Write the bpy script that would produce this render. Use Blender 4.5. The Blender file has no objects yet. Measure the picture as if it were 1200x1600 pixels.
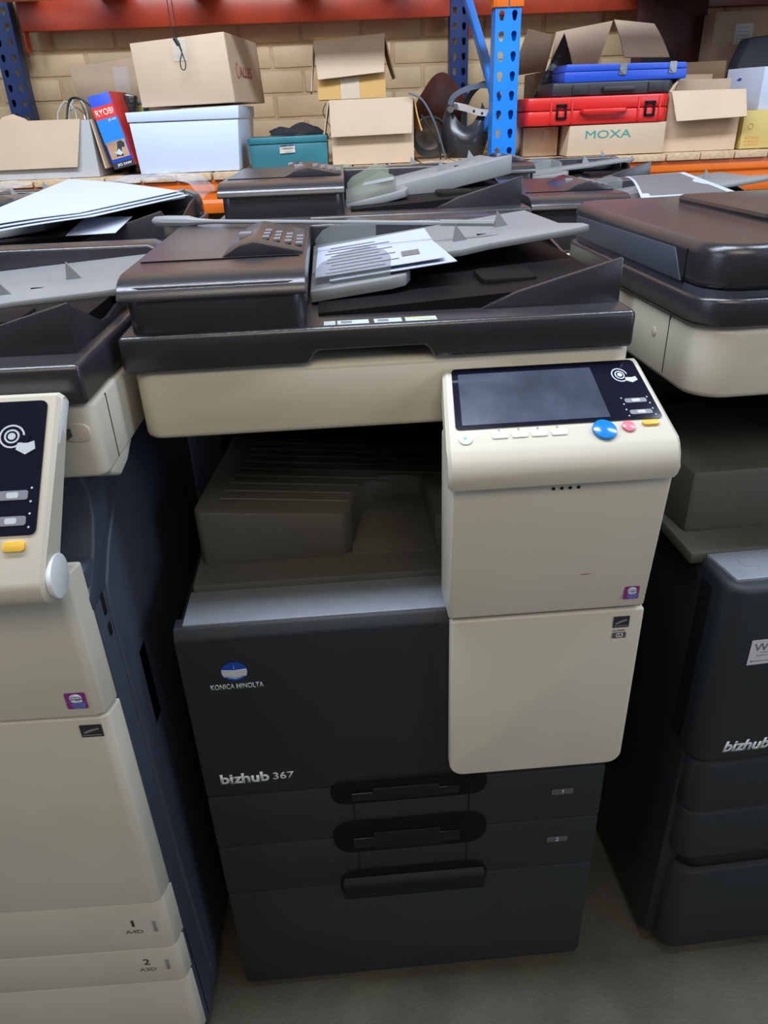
import bpy, bmesh, math, random
from mathutils import Matrix, Vector
random.seed(7)
C = bpy.context.scene.collection
PI = math.pi
# ------------------------------------------------------------------ camera
cd = bpy.data.cameras.new('camera'); cam = bpy.data.objects.new('camera', cd); C.objects.link(cam)
bpy.context.scene.camera = cam
yaw, pitch, roll = .0326, .4988, -.0398
fw = Vector((math.sin(yaw)*math.cos(pitch), math.cos(yaw)*math.cos(pitch), -math.sin(pitch)))
r0 = Vector((math.cos(yaw), -math.sin(yaw), 0)); u0 = r0.cross(fw)
rt = math.cos(roll)*r0 + math.sin(roll)*u0; up = -math.sin(roll)*r0 + math.cos(roll)*u0
mw = Matrix.Identity(4)
for i in range(3):
    mw[i][0] = rt[i]; mw[i][1] = up[i]; mw[i][2] = -fw[i]
mw[0][3], mw[1][3], mw[2][3] = .2509, -.7589, 1.36
cam.matrix_world = mw
cd.sensor_fit = 'VERTICAL'; cd.sensor_height = 36; cd.lens = 1150/1600*36; cd.clip_start = .02
# ------------------------------------------------------------------ world, lights, exposure
sc = bpy.context.scene
sc.view_settings.view_transform = 'Standard'; sc.view_settings.look = 'None'
sc.view_settings.gamma = 1; sc.view_settings.use_curve_mapping = False
sc.view_settings.exposure = 0.0
w = bpy.data.worlds.new('world'); sc.world = w; w.use_nodes = True
w.node_tree.nodes['Background'].inputs[0].default_value = (.80, .82, .80, 1)
w.node_tree.nodes['Background'].inputs[1].default_value = .10
def area(name, loc, rot, sx, sy, power, col):
    l = bpy.data.lights.new(name, 'AREA'); l.shape = 'RECTANGLE'; l.size = sx; l.size_y = sy
    l.energy = power; l.color = col
    o = bpy.data.objects.new(name, l); C.objects.link(o); o.location = loc; o.rotation_euler = rot
    return o
area('ceiling_light', (-.5, .05, 3.1), (math.radians(42), 0, 0), 2.6, .35, 104, (.76, .86, 1))
area('ceiling_light', (2.3, .15, 3.1), (math.radians(42), 0, 0), 1.6, .35, 58, (.72, .84, 1))
area('warm_front_fill', (.3, -2.6, 3.6), (math.radians(62), 0, 0), 3.0, 1.2, 46, (1, .88, .70))  # added warm fill from behind the camera, not a roof opening
area('window_light', (3.6, -1.9, 1.9), (math.radians(78), 0, math.radians(62)), 1.6, 1.6, 42, (.66, .80, 1))
area('window_light', (-3.4, -1.9, 2.0), (math.radians(78), 0, math.radians(-62)), 1.6, 1.6, 26, (.66, .80, 1))
# ------------------------------------------------------------------ materials
M = {}
def mat(name, col, rough=.5, metal=0, noise=None, bump=0, bscale=200, coat=0, spec=.5, ndark=.8, trans=0, streak=None):
    m = bpy.data.materials.new(name); m.use_nodes = True
    nt = m.node_tree; b = nt.nodes['Principled BSDF']
    b.inputs['Base Color'].default_value = (*col, 1); b.inputs['Roughness'].default_value = rough
    b.inputs['Metallic'].default_value = metal; b.inputs['Specular IOR Level'].default_value = spec
    b.inputs['Coat Weight'].default_value = coat
    tc = nt.nodes.new('ShaderNodeTexCoord')
    if noise:
        n = nt.nodes.new('ShaderNodeTexNoise'); n.inputs['Scale'].default_value = noise; n.inputs['Detail'].default_value = 5
        if streak:
            mp = nt.nodes.new('ShaderNodeMapping'); mp.inputs['Scale'].default_value = streak
            nt.links.new(tc.outputs['Object'], mp.inputs[0]); nt.links.new(mp.outputs[0], n.inputs['Vector'])
        else: nt.links.new(tc.outputs['Object'], n.inputs['Vector'])
        r = nt.nodes.new('ShaderNodeValToRGB'); r.color_ramp.elements[0].position = .35; r.color_ramp.elements[1].position = .68
        r.color_ramp.elements[0].color = (*[c*ndark for c in col], 1); r.color_ramp.elements[1].color = (*col, 1)
        nt.links.new(n.outputs[0], r.inputs[0]); nt.links.new(r.outputs[0], b.inputs['Base Color'])
    if bump:
        n2 = nt.nodes.new('ShaderNodeTexNoise'); n2.inputs['Scale'].default_value = bscale; n2.inputs['Detail'].default_value = 3
        nt.links.new(tc.outputs['Object'], n2.inputs['Vector'])
        bp = nt.nodes.new('ShaderNodeBump'); bp.inputs['Strength'].default_value = bump; bp.inputs['Distance'].default_value = .002
        nt.links.new(n2.outputs[0], bp.inputs['Height']); nt.links.new(bp.outputs[0], b.inputs['Normal'])
    M[name] = m; return m
def clear(name, tint, alpha, rough=.08, bump=0, bscale=30):
    m = mat(name, tint, rough, bump=bump, bscale=bscale); b = m.node_tree.nodes['Principled BSDF']
    b.inputs['Alpha'].default_value = alpha; return m
mat('dark', (.021, .022, .026), .36, noise=14, ndark=.82, bump=.25, bscale=900)
mat('lidplastic', (.036, .034, .040), .22, noise=9, ndark=.8, bump=.12, bscale=900, spec=.8)
mat('door', (.022, .0255, .030), .5, noise=6, ndark=.9, bump=.3, bscale=1100)
mat('navy', (.058, .070, .098), .42, noise=6, ndark=.85, bump=.2, bscale=900)
mat('black', (.006, .006, .007), .4)
mat('recess', (.004, .004, .0045), .6, spec=.2)
mat('lip', (.009, .009, .010), .6, spec=.3)
mat('beige', (.66, .60, .47), .38, noise=5, ndark=.93)
mat('ivory', (.66, .61, .495), .36, noise=6, ndark=.93)
mat('white_plastic', (.78, .80, .80), .3)
mat('tray_grey', (.26, .268, .275), .42, noise=12, ndark=.92)
mat('tray_olive', (.105, .103, .088), .5, noise=8, ndark=.88, bump=.4, bscale=700)
mat('silver', (.30, .33, .38), .34, metal=.3, noise=60, ndark=.92)
mat('screen', (.075, .09, .13), .16, noise=18, ndark=.55)
mat('glass_black', (.006, .007, .018), .09, coat=.6)
mat('icon', (.55, .58, .62), .4)
mat('icon_dim', (.22, .23, .26), .35)
mat('blue_button', (.01, .22, .62), .2, coat=.5)
mat('red_button', (.78, .20, .24), .3, coat=.4)
mat('yellow_button', (.86, .50, .06), .35)
mat('pale_button', (.66, .70, .62), .35)
mat('green_print', (.20, .55, .28), .4)
mat('print_white', (.72, .74, .74), .45)
mat('print_grey', (.16, .16, .17), .45)
mat('print_mid', (.21, .20, .22), .5)
mat('print_dark', (.03, .03, .035), .5)
mat('plate_grey', (.10, .105, .115), .45)
mat('logo_blue', (.01, .06, .42), .22, coat=.5)
mat('logo_sky', (.30, .45, .80), .3)
mat('magenta', (.26, .03, .22), .4)
mat('emblem_blue', (.10, .25, .62), .4)
mat('emblem_pale', (.60, .66, .78), .4)
mat('sticker', (.52, .60, .60), .4)
mat('sticker_yellow', (.62, .60, .22), .4)
mat('card', (.58, .41, .27), .8, noise=5, ndark=.88, bump=.15, bscale=300)
mat('card_pale', (.56, .42, .29), .8, noise=5, ndark=.9, bump=.15, bscale=300)
mat('card_yellow', (.60, .36, .12), .8, noise=5, ndark=.88)
mat('card_ochre', (.58, .44, .14), .75, noise=5, ndark=.9)
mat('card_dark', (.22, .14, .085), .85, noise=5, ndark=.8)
mat('card_white', (.55, .62, .76), .6, noise=4, ndark=.96)
mat('card_grey', (.42, .42, .42), .6, noise=4, ndark=.92)
mat('paper', (.47, .51, .62), .6)
mat('paper_dull', (.62, .60, .66), .6)
mat('orange', (.80, .16, .012), .38, noise=8, ndark=.85)
mat('orange_shaded', (.42, .045, .014), .35, noise=8, ndark=.75)  # the orange beam paint, darkened to put the rear beams in shadow
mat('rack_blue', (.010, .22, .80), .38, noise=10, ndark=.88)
mat('rack_blue_shaded', (.004, .030, .15), .42, noise=10, ndark=.75)  # the rack blue with shadow put into its colour, for rear posts
mat('steel', (.45, .45, .46), .3, metal=.9)
mat('bin_metal', (.22, .20, .18), .35, metal=.7, noise=22, ndark=.4)
mat('pine', (.66, .46, .27), .7, noise=5, streak=(14, 2, 40), ndark=.72)
mat('brick', (.68, .49, .28), .55, noise=9, ndark=.86, bump=.9, bscale=55)
mat('mortar', (.62, .44, .25), .7, noise=14, ndark=.78, bump=.9, bscale=60)
mat('concrete', (.088, .080, .052), .6, noise=7, ndark=.62, bump=.5, bscale=160)
mat('teal', (.022, .17, .215), .48, noise=9, ndark=.72)
mat('case_red', (.68, .022, .018), .34, noise=7, ndark=.9)
mat('case_blue', (.015, .075, .52), .36, noise=7, ndark=.85)
mat('case_black', (.022, .023, .027), .42)
mat('box_blue', (.015, .07, .55), .38)
mat('box_sky', (.02, .22, .80), .38)
mat('box_red', (.75, .04, .03), .38)
mat('photo_tan', (.58, .36, .22), .5, noise=16, ndark=.55)
mat('moxa_green', (.03, .27, .24), .5)
mat('faded_red', (.34, .07, .05), .6)
mat('faded_orange', (.62, .28, .08), .6)
mat('maroon', (.085, .018, .012), .6, noise=14, ndark=.5, bump=.8, bscale=40)
mat('mask_grey', (.040, .042, .050), .24, noise=9, ndark=.6)
mat('strap_grey', (.11, .14, .18), .4)
mat('strap_white', (.62, .56, .52), .45, noise=20, ndark=.7)
mat('rubber', (.008, .008, .009), .5)
mat('cloth', (.012, .012, .014), .9, bump=.8, bscale=60)
mat('bag_black', (.015, .016, .018), .18, bump=1, bscale=50)
clear('guide_clear', (.30, .32, .32), .30, .08)
clear('guide_olive', (.32, .35, .27), .42, .10)
clear('wrap', (.85, .88, .92), .16, .10, bump=1, bscale=45)
clear('tape', (.85, .80, .72), .30, .12, bump=.6, bscale=60)
# ------------------------------------------------------------------ helpers
def link(name, bm, m, parent=None, mx=None, bev=0, seg=2, smooth=True):
    if bev > 0:
        bmesh.ops.recalc_face_normals(bm, faces=bm.faces)
        es = [e for e in bm.edges if len(e.link_faces) == 2 and e.calc_face_angle(0) > .45]
        if es: bmesh.ops.bevel(bm, geom=es, offset=bev, segments=seg, profile=.5, affect='EDGES', clamp_overlap=True)
    bmesh.ops.recalc_face_normals(bm, faces=bm.faces)
    if mx is not None: bmesh.ops.transform(bm, matrix=mx, verts=bm.verts)
    me = bpy.data.meshes.new(name); bm.to_mesh(me); bm.free()
    if m: me.materials.append(M[m])
    if smooth:
        me.shade_smooth(); me.set_sharp_from_angle(angle=.6)
    o = bpy.data.objects.new(name, me); C.objects.link(o)
    if parent: o.parent = parent
    return o
def bbox_bm(bm, b):
    x0, x1, y0, y1, z0, z1 = b
    v = [bm.verts.new(p) for p in ((x0,y0,z0),(x1,y0,z0),(x1,y1,z0),(x0,y1,z0),(x0,y0,z1),(x1,y0,z1),(x1,y1,z1),(x0,y1,z1))]
    for f in ((0,3,2,1),(4,5,6,7),(0,1,5,4),(1,2,6,5),(2,3,7,6),(3,0,4,7)): bm.faces.new([v[i] for i in f])
def box(name, m, b, parent=None, bev=.002, mx=None, seg=2):
    bm = bmesh.new(); bbox_bm(bm, b); return link(name, bm, m, parent, mx, bev, seg)
def boxes(name, m, bs, parent=None, bev=0, mx=None):
    bm = bmesh.new()
    for b in bs: bbox_bm(bm, b)
    return link(name, bm, m, parent, mx, bev)
def prism_bm(bm, ax, pts, a, b):
    def P(u, v, t):
        return {'x': (t, u, v), 'y': (u, t, v), 'z': (u, v, t)}[ax]
    lo = [bm.verts.new(P(u, v, a)) for u, v in pts]; hi = [bm.verts.new(P(u, v, b)) for u, v in pts]
    n = len(pts)
    bm.faces.new(lo); bm.faces.new(hi[::-1])
    for i in range(n): bm.faces.new((lo[i], hi[i], hi[(i+1) % n], lo[(i+1) % n]))
def prism(name, m, ax, pts, a, b, parent=None, bev=.002, mx=None, seg=2):
    bm = bmesh.new(); prism_bm(bm, ax, pts, a, b); return link(name, bm, m, parent, mx, bev, seg)
def slab(name, m, poly, ztop, zbot, parent=None, bev=.0015, mx=None):
    bm = bmesh.new()
    t = [bm.verts.new((x, y, ztop(x, y))) for x, y in poly]; l = [bm.verts.new((x, y, zbot(x, y))) for x, y in poly]
    n = len(poly); bm.faces.new(t); bm.faces.new(l[::-1])
    for i in range(n): bm.faces.new((t[i], l[i], l[(i+1) % n], t[(i+1) % n]))
    return link(name, bm, m, parent, mx, bev)
def rr(x0, x1, y0, y1, r, n=5, corners=(1,1,1,1)):
    out = []
    for k, (cx, cy, a0) in enumerate(((x1-r,y0+r,-PI/2),(x1-r,y1-r,0),(x0+r,y1-r,PI/2),(x0+r,y0+r,PI))):
        if corners[k]:
            for i in range(n+1):
                a = a0 + PI/2*i/n; out.append((cx+r*math.cos(a), cy+r*math.sin(a)))
        else: out.append(((x1,y0),(x1,y1),(x0,y1),(x0,y0))[k])
    return out
def disc(cx, cy, rx, ry=None, n=24):
    ry = ry or rx
    return [(cx+rx*math.cos(2*PI*i/n), cy+ry*math.sin(2*PI*i/n)) for i in range(n)]
def tube_bm(bm, pts, r, n=7, radii=None):
    pts = [Vector(p) for p in pts]; rings = []
    for i, p in enumerate(pts):
        d = (pts[min(i+1, len(pts)-1)] - pts[max(i-1, 0)]).normalized()
        a = d.orthogonal().normalized() if i == 0 else (a - d*a.dot(d)).normalized()
        b = d.cross(a); q = radii[i] if radii else r
        rings.append([bm.verts.new(p + q*(math.cos(2*PI*k/n)*a + math.sin(2*PI*k/n)*b)) for k in range(n)])
    for i in range(len(rings)-1):
        for k in range(n): bm.faces.new((rings[i][k], rings[i][(k+1) % n], rings[i+1][(k+1) % n], rings[i+1][k]))
    bm.faces.new(rings[0][::-1]); bm.faces.new(rings[-1])
def catmull(pts, k=6):
    P = [Vector(p) for p in pts]; P = [P[0]] + P + [P[-1]]; out = []
    for i in range(1, len(P)-2):
        for j in range(k):
            t = j/k; a, b, c, d = P[i-1], P[i], P[i+1], P[i+2]
            out.append(.5*((2*b) + (c-a)*t + (2*a-5*b+4*c-d)*t*t + (3*b-a-3*c+d)*t**3))
    return out + [P[-2]]
def tube(name, m, pts, r, parent=None, smooth=True, radii=None, n=7, mx=None):
    bm = bmesh.new(); tube_bm(bm, catmull(pts) if smooth else pts, r, n, radii); return link(name, bm, m, parent, mx)
def thing(name, label, cat, loc=(0, 0, 0), rz=0, group=None):
    o = bpy.data.objects.new(name, None); C.objects.link(o); o.empty_display_size = .05
    o.location = loc; o.rotation_euler = (0, 0, rz); tag(o, label, cat, group); return o
def tag(o, label, cat, group=None):
    o['label'] = label; o['category'] = cat
    if group: o['group'] = group
    return o
def T(x, y, z): return Matrix.Translation((x, y, z))
FRONT = Matrix(((1,0,0,0),(0,0,-1,0),(0,1,0,0),(0,0,0,1)))      # (x, y) of a flat drawing -> (x, z), facing -y
SIDE = Matrix(((0,0,1,0),(1,0,0,0),(0,1,0,0),(0,0,0,1)))        # (x, y) of a flat drawing -> (y, z), facing +x
def text(name, m, s, rect, mx, parent, weight=0, shear=0, ex=.0003, label=None):
    cu = bpy.data.curves.new('t', 'FONT'); cu.body = s; cu.size = 1; cu.offset = weight; cu.shear = shear; cu.resolution_u = 3
    o = bpy.data.objects.new('t', cu); C.objects.link(o)
    bpy.context.view_layer.update()
    me = bpy.data.meshes.new_from_object(o.evaluated_get(bpy.context.evaluated_depsgraph_get()))
    bpy.data.objects.remove(o); bpy.data.curves.remove(cu)
    bm = bmesh.new(); bm.from_mesh(me); bpy.data.meshes.remove(me)
    xs = [v.co.x for v in bm.verts]; ys = [v.co.y for v in bm.verts]
    x0, x1, y0, y1 = rect
    for v in bm.verts:
        v.co.x = x0 + (v.co.x-min(xs))/(max(xs)-min(xs))*(x1-x0); v.co.y = y0 + (v.co.y-min(ys))/(max(ys)-min(ys))*(y1-y0); v.co.z = ex
    r = bmesh.ops.extrude_face_region(bm, geom=bm.faces[:])
    for v in r['geom']:
        if isinstance(v, bmesh.types.BMVert): v.co.z = 0
    return link(name, bm, m, parent, mx, smooth=False)
def flat(name, m, polys, mx, parent, ex=.0004):
    bm = bmesh.new()
    for p in polys: prism_bm(bm, 'z', p, 0, ex)
    return link(name, bm, m, parent, mx, smooth=False)
def rot(ax, deg): return Matrix.Rotation(math.radians(deg), 4, ax)

# ------------------------------------------------------------------ the setting
fl = box('floor', 'concrete', (-6, 6, -6, 2.86, -.1, 0), bev=0); fl['kind'] = 'structure'
wall = box('wall_back', 'mortar', (-6, 6, 2.722, 2.86, 0, 4.2), bev=0); wall['kind'] = 'structure'
brick_meshes = []
for k in range(6):
    bm = bmesh.new(); bbox_bm(bm, (-.1155, .1155, -.016, .01, -.038, .038))
    for v in bm.verts: v.co.x += random.uniform(-.0025, .0025); v.co.z += random.uniform(-.0028, .0028)
    b = link('brick', bm, 'brick', bev=.007, seg=2); brick_meshes.append(b.data); bpy.data.objects.remove(b)
for r in range(10):
    z = 1.045 + r*.0865
    for c in range(19):
        x = -1.35 + c*.243 + (.1215 if r % 2 else 0)
        b = bpy.data.objects.new('brick', random.choice(brick_meshes)); C.objects.link(b); b.parent = wall
        b.location = (x, 2.731 + random.uniform(-.001, .002), z); b.rotation_euler = (0, random.uniform(-.006, .006), random.uniform(-.01, .01))

# ------------------------------------------------------------------ pallet racking
rack = thing('pallet_rack', 'blue and orange steel pallet rack with pine slat shelf against the brick wall', 'rack', (0, 1.75, 0))
def upright(name, m, x0, x1, y0, y1, z0, z1, cols=2, hole=.008, label=None):
    # folded steel post: perforated front sheet, two flanges and lips
    root = bmesh.new(); zs = math.floor((z1-z0)/.05); cw = (x1-x0)/cols; th = .002
    def key(cx, cz):
        out = []
        for i in range(16):
            a = -PI/2 + 2*PI*(i+.5)/16; xx = hole*math.cos(a); zz = hole*math.sin(a)+.004
            if math.sin(a) < -.5: xx *= .75; zz -= .010
            out.append((cx+xx, cz+zz))
        return out
    front = []
    for c in range(cols):
        for k in range(zs):
            cx = x0+cw*(c+.5); cz = z0 + .05*(k+.5); hp = key(cx, cz); op = []
            for (hx, hz) in hp:
                dx, dz = hx-cx, hz-cz; s = min((cw/2)/abs(dx) if abs(dx) > 1e-6 else 1e9, .025/abs(dz) if abs(dz) > 1e-6 else 1e9)
                op.append((cx+dx*s, cz+dz*s))
            cor = [(cx+cw/2, cz-.025), (cx+cw/2, cz+.025), (cx-cw/2, cz+.025), (cx-cw/2, cz-.025)]
            for yy in (y0, y0+th):
                hv = [root.verts.new((a, yy, b)) for a, b in hp]; ov = [root.verts.new((a, yy, b)) for a, b in op]
                for i in range(16):
                    j = (i+1) % 16; face = [hv[i], hv[j], ov[j], ov[i]]
                    a, b = op[i], op[j]
                    if abs(a[0]-b[0]) > 1e-5 and abs(a[1]-b[1]) > 1e-5:
                        cc = min(cor, key=lambda q: (q[0]-(a[0]+b[0])/2)**2 + (q[1]-(a[1]+b[1])/2)**2)
                        face = [hv[i], hv[j], ov[j], root.verts.new((cc[0], yy, cc[1])), ov[i]]
                    root.faces.new(face)
                front.append(hv)
            A, B = front[-2], front[-1]
            for i in range(16): root.faces.new((A[i], B[i], B[(i+1) % 16], A[(i+1) % 16]))
    bmesh.ops.remove_doubles(root, verts=root.verts, dist=1e-5)
    bbox_bm(root, (x0, x0+th, y0+th, y1, z0, z0+zs*.05)); bbox_bm(root, (x1-th, x1, y0+th, y1, z0, z0+zs*.05))
    bbox_bm(root, (x0, x0+.018, y1-th, y1, z0, z0+zs*.05)); bbox_bm(root, (x1-.018, x1, y1-th, y1, z0, z0+zs*.05))
    bbox_bm(root, (x0-.01, x1+.01, y0-.01, y1+.01, z0-.004, z0))
    o = link(name, root, m, rack); 
    return o
Y0 = 1.75
upright('upright', 'rack_blue', .706, .780, -.012, .055, .012, 2.45)
upright('upright', 'rack_blue_shaded', .690, .762, .86, .92, .012, 2.45)
upright('upright', 'rack_blue_shaded', -1.045, -.963, .86, .92, .012, 2.45)
upright('upright', 'rack_blue', -1.105, -1.03, -.012, .055, .012, 2.45)
def beam(name, m, x0, x1, y, z0, z1, side=1):
    h = z1-z0; p = [(y, z0), (y, z0+.32*h), (y+.006*side, z0+.40*h), (y+.006*side, z0+.60*h), (y, z0+.68*h), (y, z1), (y+.045*side, z1), (y+.045*side, z0)]
    return prism(name, m, 'x', p, x0, x1, rack, .002)
beam('beam', 'orange', -1.03, .700, 0, 1.095, 1.191); beam('beam', 'orange', .786, 2.5, 0, 1.095, 1.191)
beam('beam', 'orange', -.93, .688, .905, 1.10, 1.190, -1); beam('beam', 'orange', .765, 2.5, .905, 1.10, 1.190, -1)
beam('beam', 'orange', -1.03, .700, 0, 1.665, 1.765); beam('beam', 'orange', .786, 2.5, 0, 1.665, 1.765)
beam('beam', 'orange_shaded', -.93, .688, .895, 1.668, 1.765, -1); beam('beam', 'orange_shaded', .765, 2.5, .895, 1.668, 1.765, -1)
boxes('beam_bracket', 'orange', [(.700, .706, -.015, .05, 1.606, 1.80), (.706, .742, -.017, -.0125, 1.606, 1.80)], rack, .001)
boxes('beam_bracket', 'orange', [(.780, .786, -.015, .05, 1.606, 1.80), (.745, .780, -.017, -.0125, 1.606, 1.80)], rack, .001)
boxes('beam_bracket', 'orange_shaded', [(-.93, -.922, .855, .90, 1.60, 1.80)], rack, .001)
boxes('beam_bracket', 'orange_shaded', [(.762, .770, .855, .90, 1.60, 1.80)], rack, .001)
def flatbar(a, b, wd=.018, t=.012):
    a, b = Vector(a), Vector(b); d = (b-a); L = d.length; d.normalize(); s = Vector((1, 0, 0)); n = d.cross(s).normalized()
    bm = bmesh.new(); vs = []
    for p in (a, b):
        for i, j in ((-1,-1),(1,-1),(1,1),(-1,1)): vs.append(bm.verts.new(p + s*i*t + n*j*wd))
    for f in ((0,1,2,3),(7,6,5,4),(0,4,5,1),(1,5,6,2),(2,6,7,3),(3,7,4,0)): bm.faces.new([vs[i] for i in f])
    return link('brace', bm, 'rack_blue', rack, None, .002)
flatbar((.735, .052, 1.36), (.728, .868, 1.80)); flatbar((.735, .052, 1.36), (.728, .50, 1.215)); flatbar((.728, .50, .62), (.735, .052, .3))
for i in range(32):
    x = -1.02 + i*.1085
    if x > 2.4: break
    if .60 < x < .70: pass
    box('plank', 'pine', (x+random.uniform(0, .002), x+.103+random.uniform(0, .003), -.012 if not (.60 < x < .79) else .058, .93, 1.1915, 1.212+random.uniform(-.0015, .0005)), rack, .0015)
box('shade_decking', 'card_dark', (1.30, 2.5, .02, .93, 1.767, 1.785), rack, 0)  # unseen deck, sized to hold light off the far right bay
for x in (-.95, -.62, -.28, .10, .42): box('shade_plank', 'pine', (x, x+.11, -.01, .94, 1.767, 1.787), rack, .001)  # a few unseen boards, spaced so light still reaches the wall

SH = 1.2125  # shelf surface
# ------------------------------------------------------------------ cartons
def shell(root, m, x0, x1, y0, y1, z0, z1, t=.004, inner=None):
    return boxes('box_body', m, [(x0,x1,y0,y1,z0,z0+t), (x0,x1,y0,y0+t,z0+t,z1), (x0,x1,y1-t,y1,z0+t,z1), (x0,x0+t,y0+t,y1-t,z0+t,z1), (x1-t,x1,y0+t,y1-t,z0+t,z1)], root)
def sheet(name, m, p, parent, t=.003, sag=0, n=6, jit=0):
    # thick bent sheet through four corners p (bottom edge p0-p1, top edge p3-p2)
    p = [Vector(q) for q in p]; nn = (p[1]-p[0]).cross(p[3]-p[0]).normalized()
    bm = bmesh.new(); g = []
    for j in range(n+1):
        row = []
        for i in range(n+1):
            u, v = i/n, j/n
            q = (p[0]*(1-u)+p[1]*u)*(1-v) + (p[3]*(1-u)+p[2]*u)*v + nn*sag*math.sin(PI*v)*1.0 + nn*random.uniform(-jit, jit)
            row.append(q)
        g.append(row)
    A = [[bm.verts.new(q + nn*t/2) for q in r] for r in g]; B = [[bm.verts.new(q - nn*t/2) for q in r] for r in g]
    for j in range(n):
        for i in range(n):
            bm.faces.new((A[j][i], A[j][i+1], A[j+1][i+1], A[j+1][i])); bm.faces.new((B[j][i], B[j+1][i], B[j+1][i+1], B[j][i+1]))
    for i in range(n):
        bm.faces.new((A[0][i], B[0][i], B[0][i+1], A[0][i+1])); bm.faces.new((A[n][i], A[n][i+1], B[n][i+1], B[n][i]))
        bm.faces.new((A[i][0], A[i+1][0], B[i+1][0], B[i][0])); bm.faces.new((A[i][n], B[i][n], B[i+1][n], A[i+1][n]))
    return link(name, bm, m, parent)

# A: open carton far left
t = thing('open_carton', 'open grey carton with its brown front flap folded down, leftmost on the shelf', 'box', (-.70, 1.92, SH))
shell(t, 'card_grey', -.235, .200, -.15, .17, 0, .155)
sheet('flap', 'card_pale', [(-.232, -.157, .028), (.142, -.162, .030), (.176, -.153, .158), (-.232, -.153, .158)], t, .004, .0, 6, .0008)
sheet('flap', 'card', [(.222, -.150, .022), (.226, .16, .022), (.203, .16, .156), (.203, -.145, .156)], t, .004)
t = tag(tube('cable', 'rubber', [(-.60, 1.87, 1.36), (-.58, 1.88, 1.42), (-.545, 1.87, 1.425), (-.51, 1.87, 1.40), (-.495, 1.87, 1.375), (-.50, 1.88, 1.33)], .0035), 'black power cable arching out of the open carton with brown flap', 'cable')
for i, (a, h) in enumerate(((-.60, .075), (-.575, .058), (-.565, .085))):
    x = a
    tag(tube('cable', 'card_grey' if i != 1 else 'steel', [(x-.03, 1.90, 1.33), (x-.035, 1.91, 1.36+h*.3), (x-.005, 1.92, 1.345+h), (x+.025, 1.9, 1.35+h*.5), (x+.02, 1.89, 1.33)], .0022),
        ['pale thin cable loop in the open carton beside the blue post', 'low silver cable loop among the wires in the open carton', 'tallest pale grey wire loop in the open carton'][i], 'cable')
pg = thing('power_plug', 'black plug lying on the wires at the right of the open carton', 'plug', (-.478, 1.86, 1.37))
prism('plug_body', 'rubber', 'y', [(-.025, -.01), (.03, -.012), (.038, .0), (.012, .008), (.008, .022), (.0, .022), (-.004, .009), (-.022, .006)], -.014, .014, pg, .003)
t = thing('card_disc', 'brown rounded cardboard piece standing up in the left open carton', 'cardboard', (-.79, 1.97, 1.22))
prism('disc_sheet', 'card', 'y', [(-.08, 0), (.075, 0), (.075, .09), (.06, .13), (.03, .158), (-.005, .172), (-.04, .165), (-.07, .14)], 0, .004, t, .001)
# plastic wrapped parts
for i, (x, ang) in enumerate(((-.498, 7), (-.455, 12))):
    b = box('wrapped_part', 'bag_black', (-.018, .018, -.02, .02, 0, .225), None, .006); b.location = (x, 1.955 + i*.0, SH+.001); b.rotation_euler = (0, math.radians(ang), 0)
    tag(b, ['dark part in crinkled clear film behind the brown side flap', 'second film wrapped dark part, touching the blue jigsaw box'][i], 'parcel')
# B: leaning brown carton behind
t = thing('flat_carton', 'closed brown carton behind the blue jigsaw box, half hidden by the big box', 'box', (-.52, 2.22, SH), math.radians(3))
prism('box_body', 'card', 'y', [(-.10, 0), (.20, 0), (.165, .345), (-.145, .315)], 0, .22, t, .003)
sheet('tape', 'tape', [(.00, -.002, .20), (.05, -.002, .20), (.05, -.002, .31), (.00, -.002, .31)], t, .0006)
# C: jigsaw box, tilted
t = thing('jigsaw_box', 'narrow blue and red jigsaw box standing tilted beside the white carton', 'box', (-.455, 1.79, SH+.003))
mx = rot('Y', -9)
mx = Matrix.Identity(4)
sh = Matrix.Identity(4); sh[0][2] = -.18     # the box leans left: tilt built into its sheared side walls
def lean(a, b): return None
R = rot('Y', -11.5)
box('box_body', 'box_blue', (0, .066, 0, .20, .013, .215), t, .001, R)
box('red_side', 'box_red', (.0665, .068, .002, .198, .013, .215), t, 0, R)
F = R @ FRONT
flat('print', 'box_red', [[(0, .150), (.066, .150), (.066, .184), (0, .184)]], R @ T(0, -.0006, 0) @ FRONT, t)
flat('print', 'box_sky', [[(0, .083), (.066, .083), (.066, .150), (0, .150)]], R @ T(0, -.0006, 0) @ FRONT, t)
flat('print', 'print_dark', [[(0, .013), (.066, .013), (.066, .031), (0, .031)]], R @ T(0, -.0006, 0) @ FRONT, t)
pic = flat('picture', 'photo_tan', [[(.004, .040), (.063, .040), (.063, .088), (.004, .088)]], R @ T(0, -.0010, 0) @ FRONT, t)
flat('tool_print', 'print_dark', [[(.030, .062), (.038, .084), (.050, .086), (.058, .078), (.056, .066), (.046, .068), (.042, .056)], [(.022, .046), (.044, .044), (.044, .049), (.024, .052)]], R @ T(0, -.0015, 0) @ FRONT, pic)
flat('tool_print', 'sticker', [[(.018, .060), (.028, .058), (.036, .066), (.044, .052), (.036, .047), (.026, .052)]], R @ T(0, -.0018, 0) @ FRONT, pic)
text('lettering', 'print_white', 'RYOBI', (.006, .061, .158, .176), R @ T(0, -.0010, 0) @ FRONT, t, .012)
text('lettering', 'print_white', 'JS-60', (.036, .060, .140, .147), R @ T(0, -.0010, 0) @ FRONT, t, .02)
text('lettering', 'print_white', 'JIG SAW', (.014, .060, .017, .026), R @ T(0, -.0010, 0) @ FRONT, t, .02)
t = thing('small_box', 'small black and yellow box squeezed between the jigsaw box and white carton', 'box', (-.418, 2.0, SH+.001))
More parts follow.
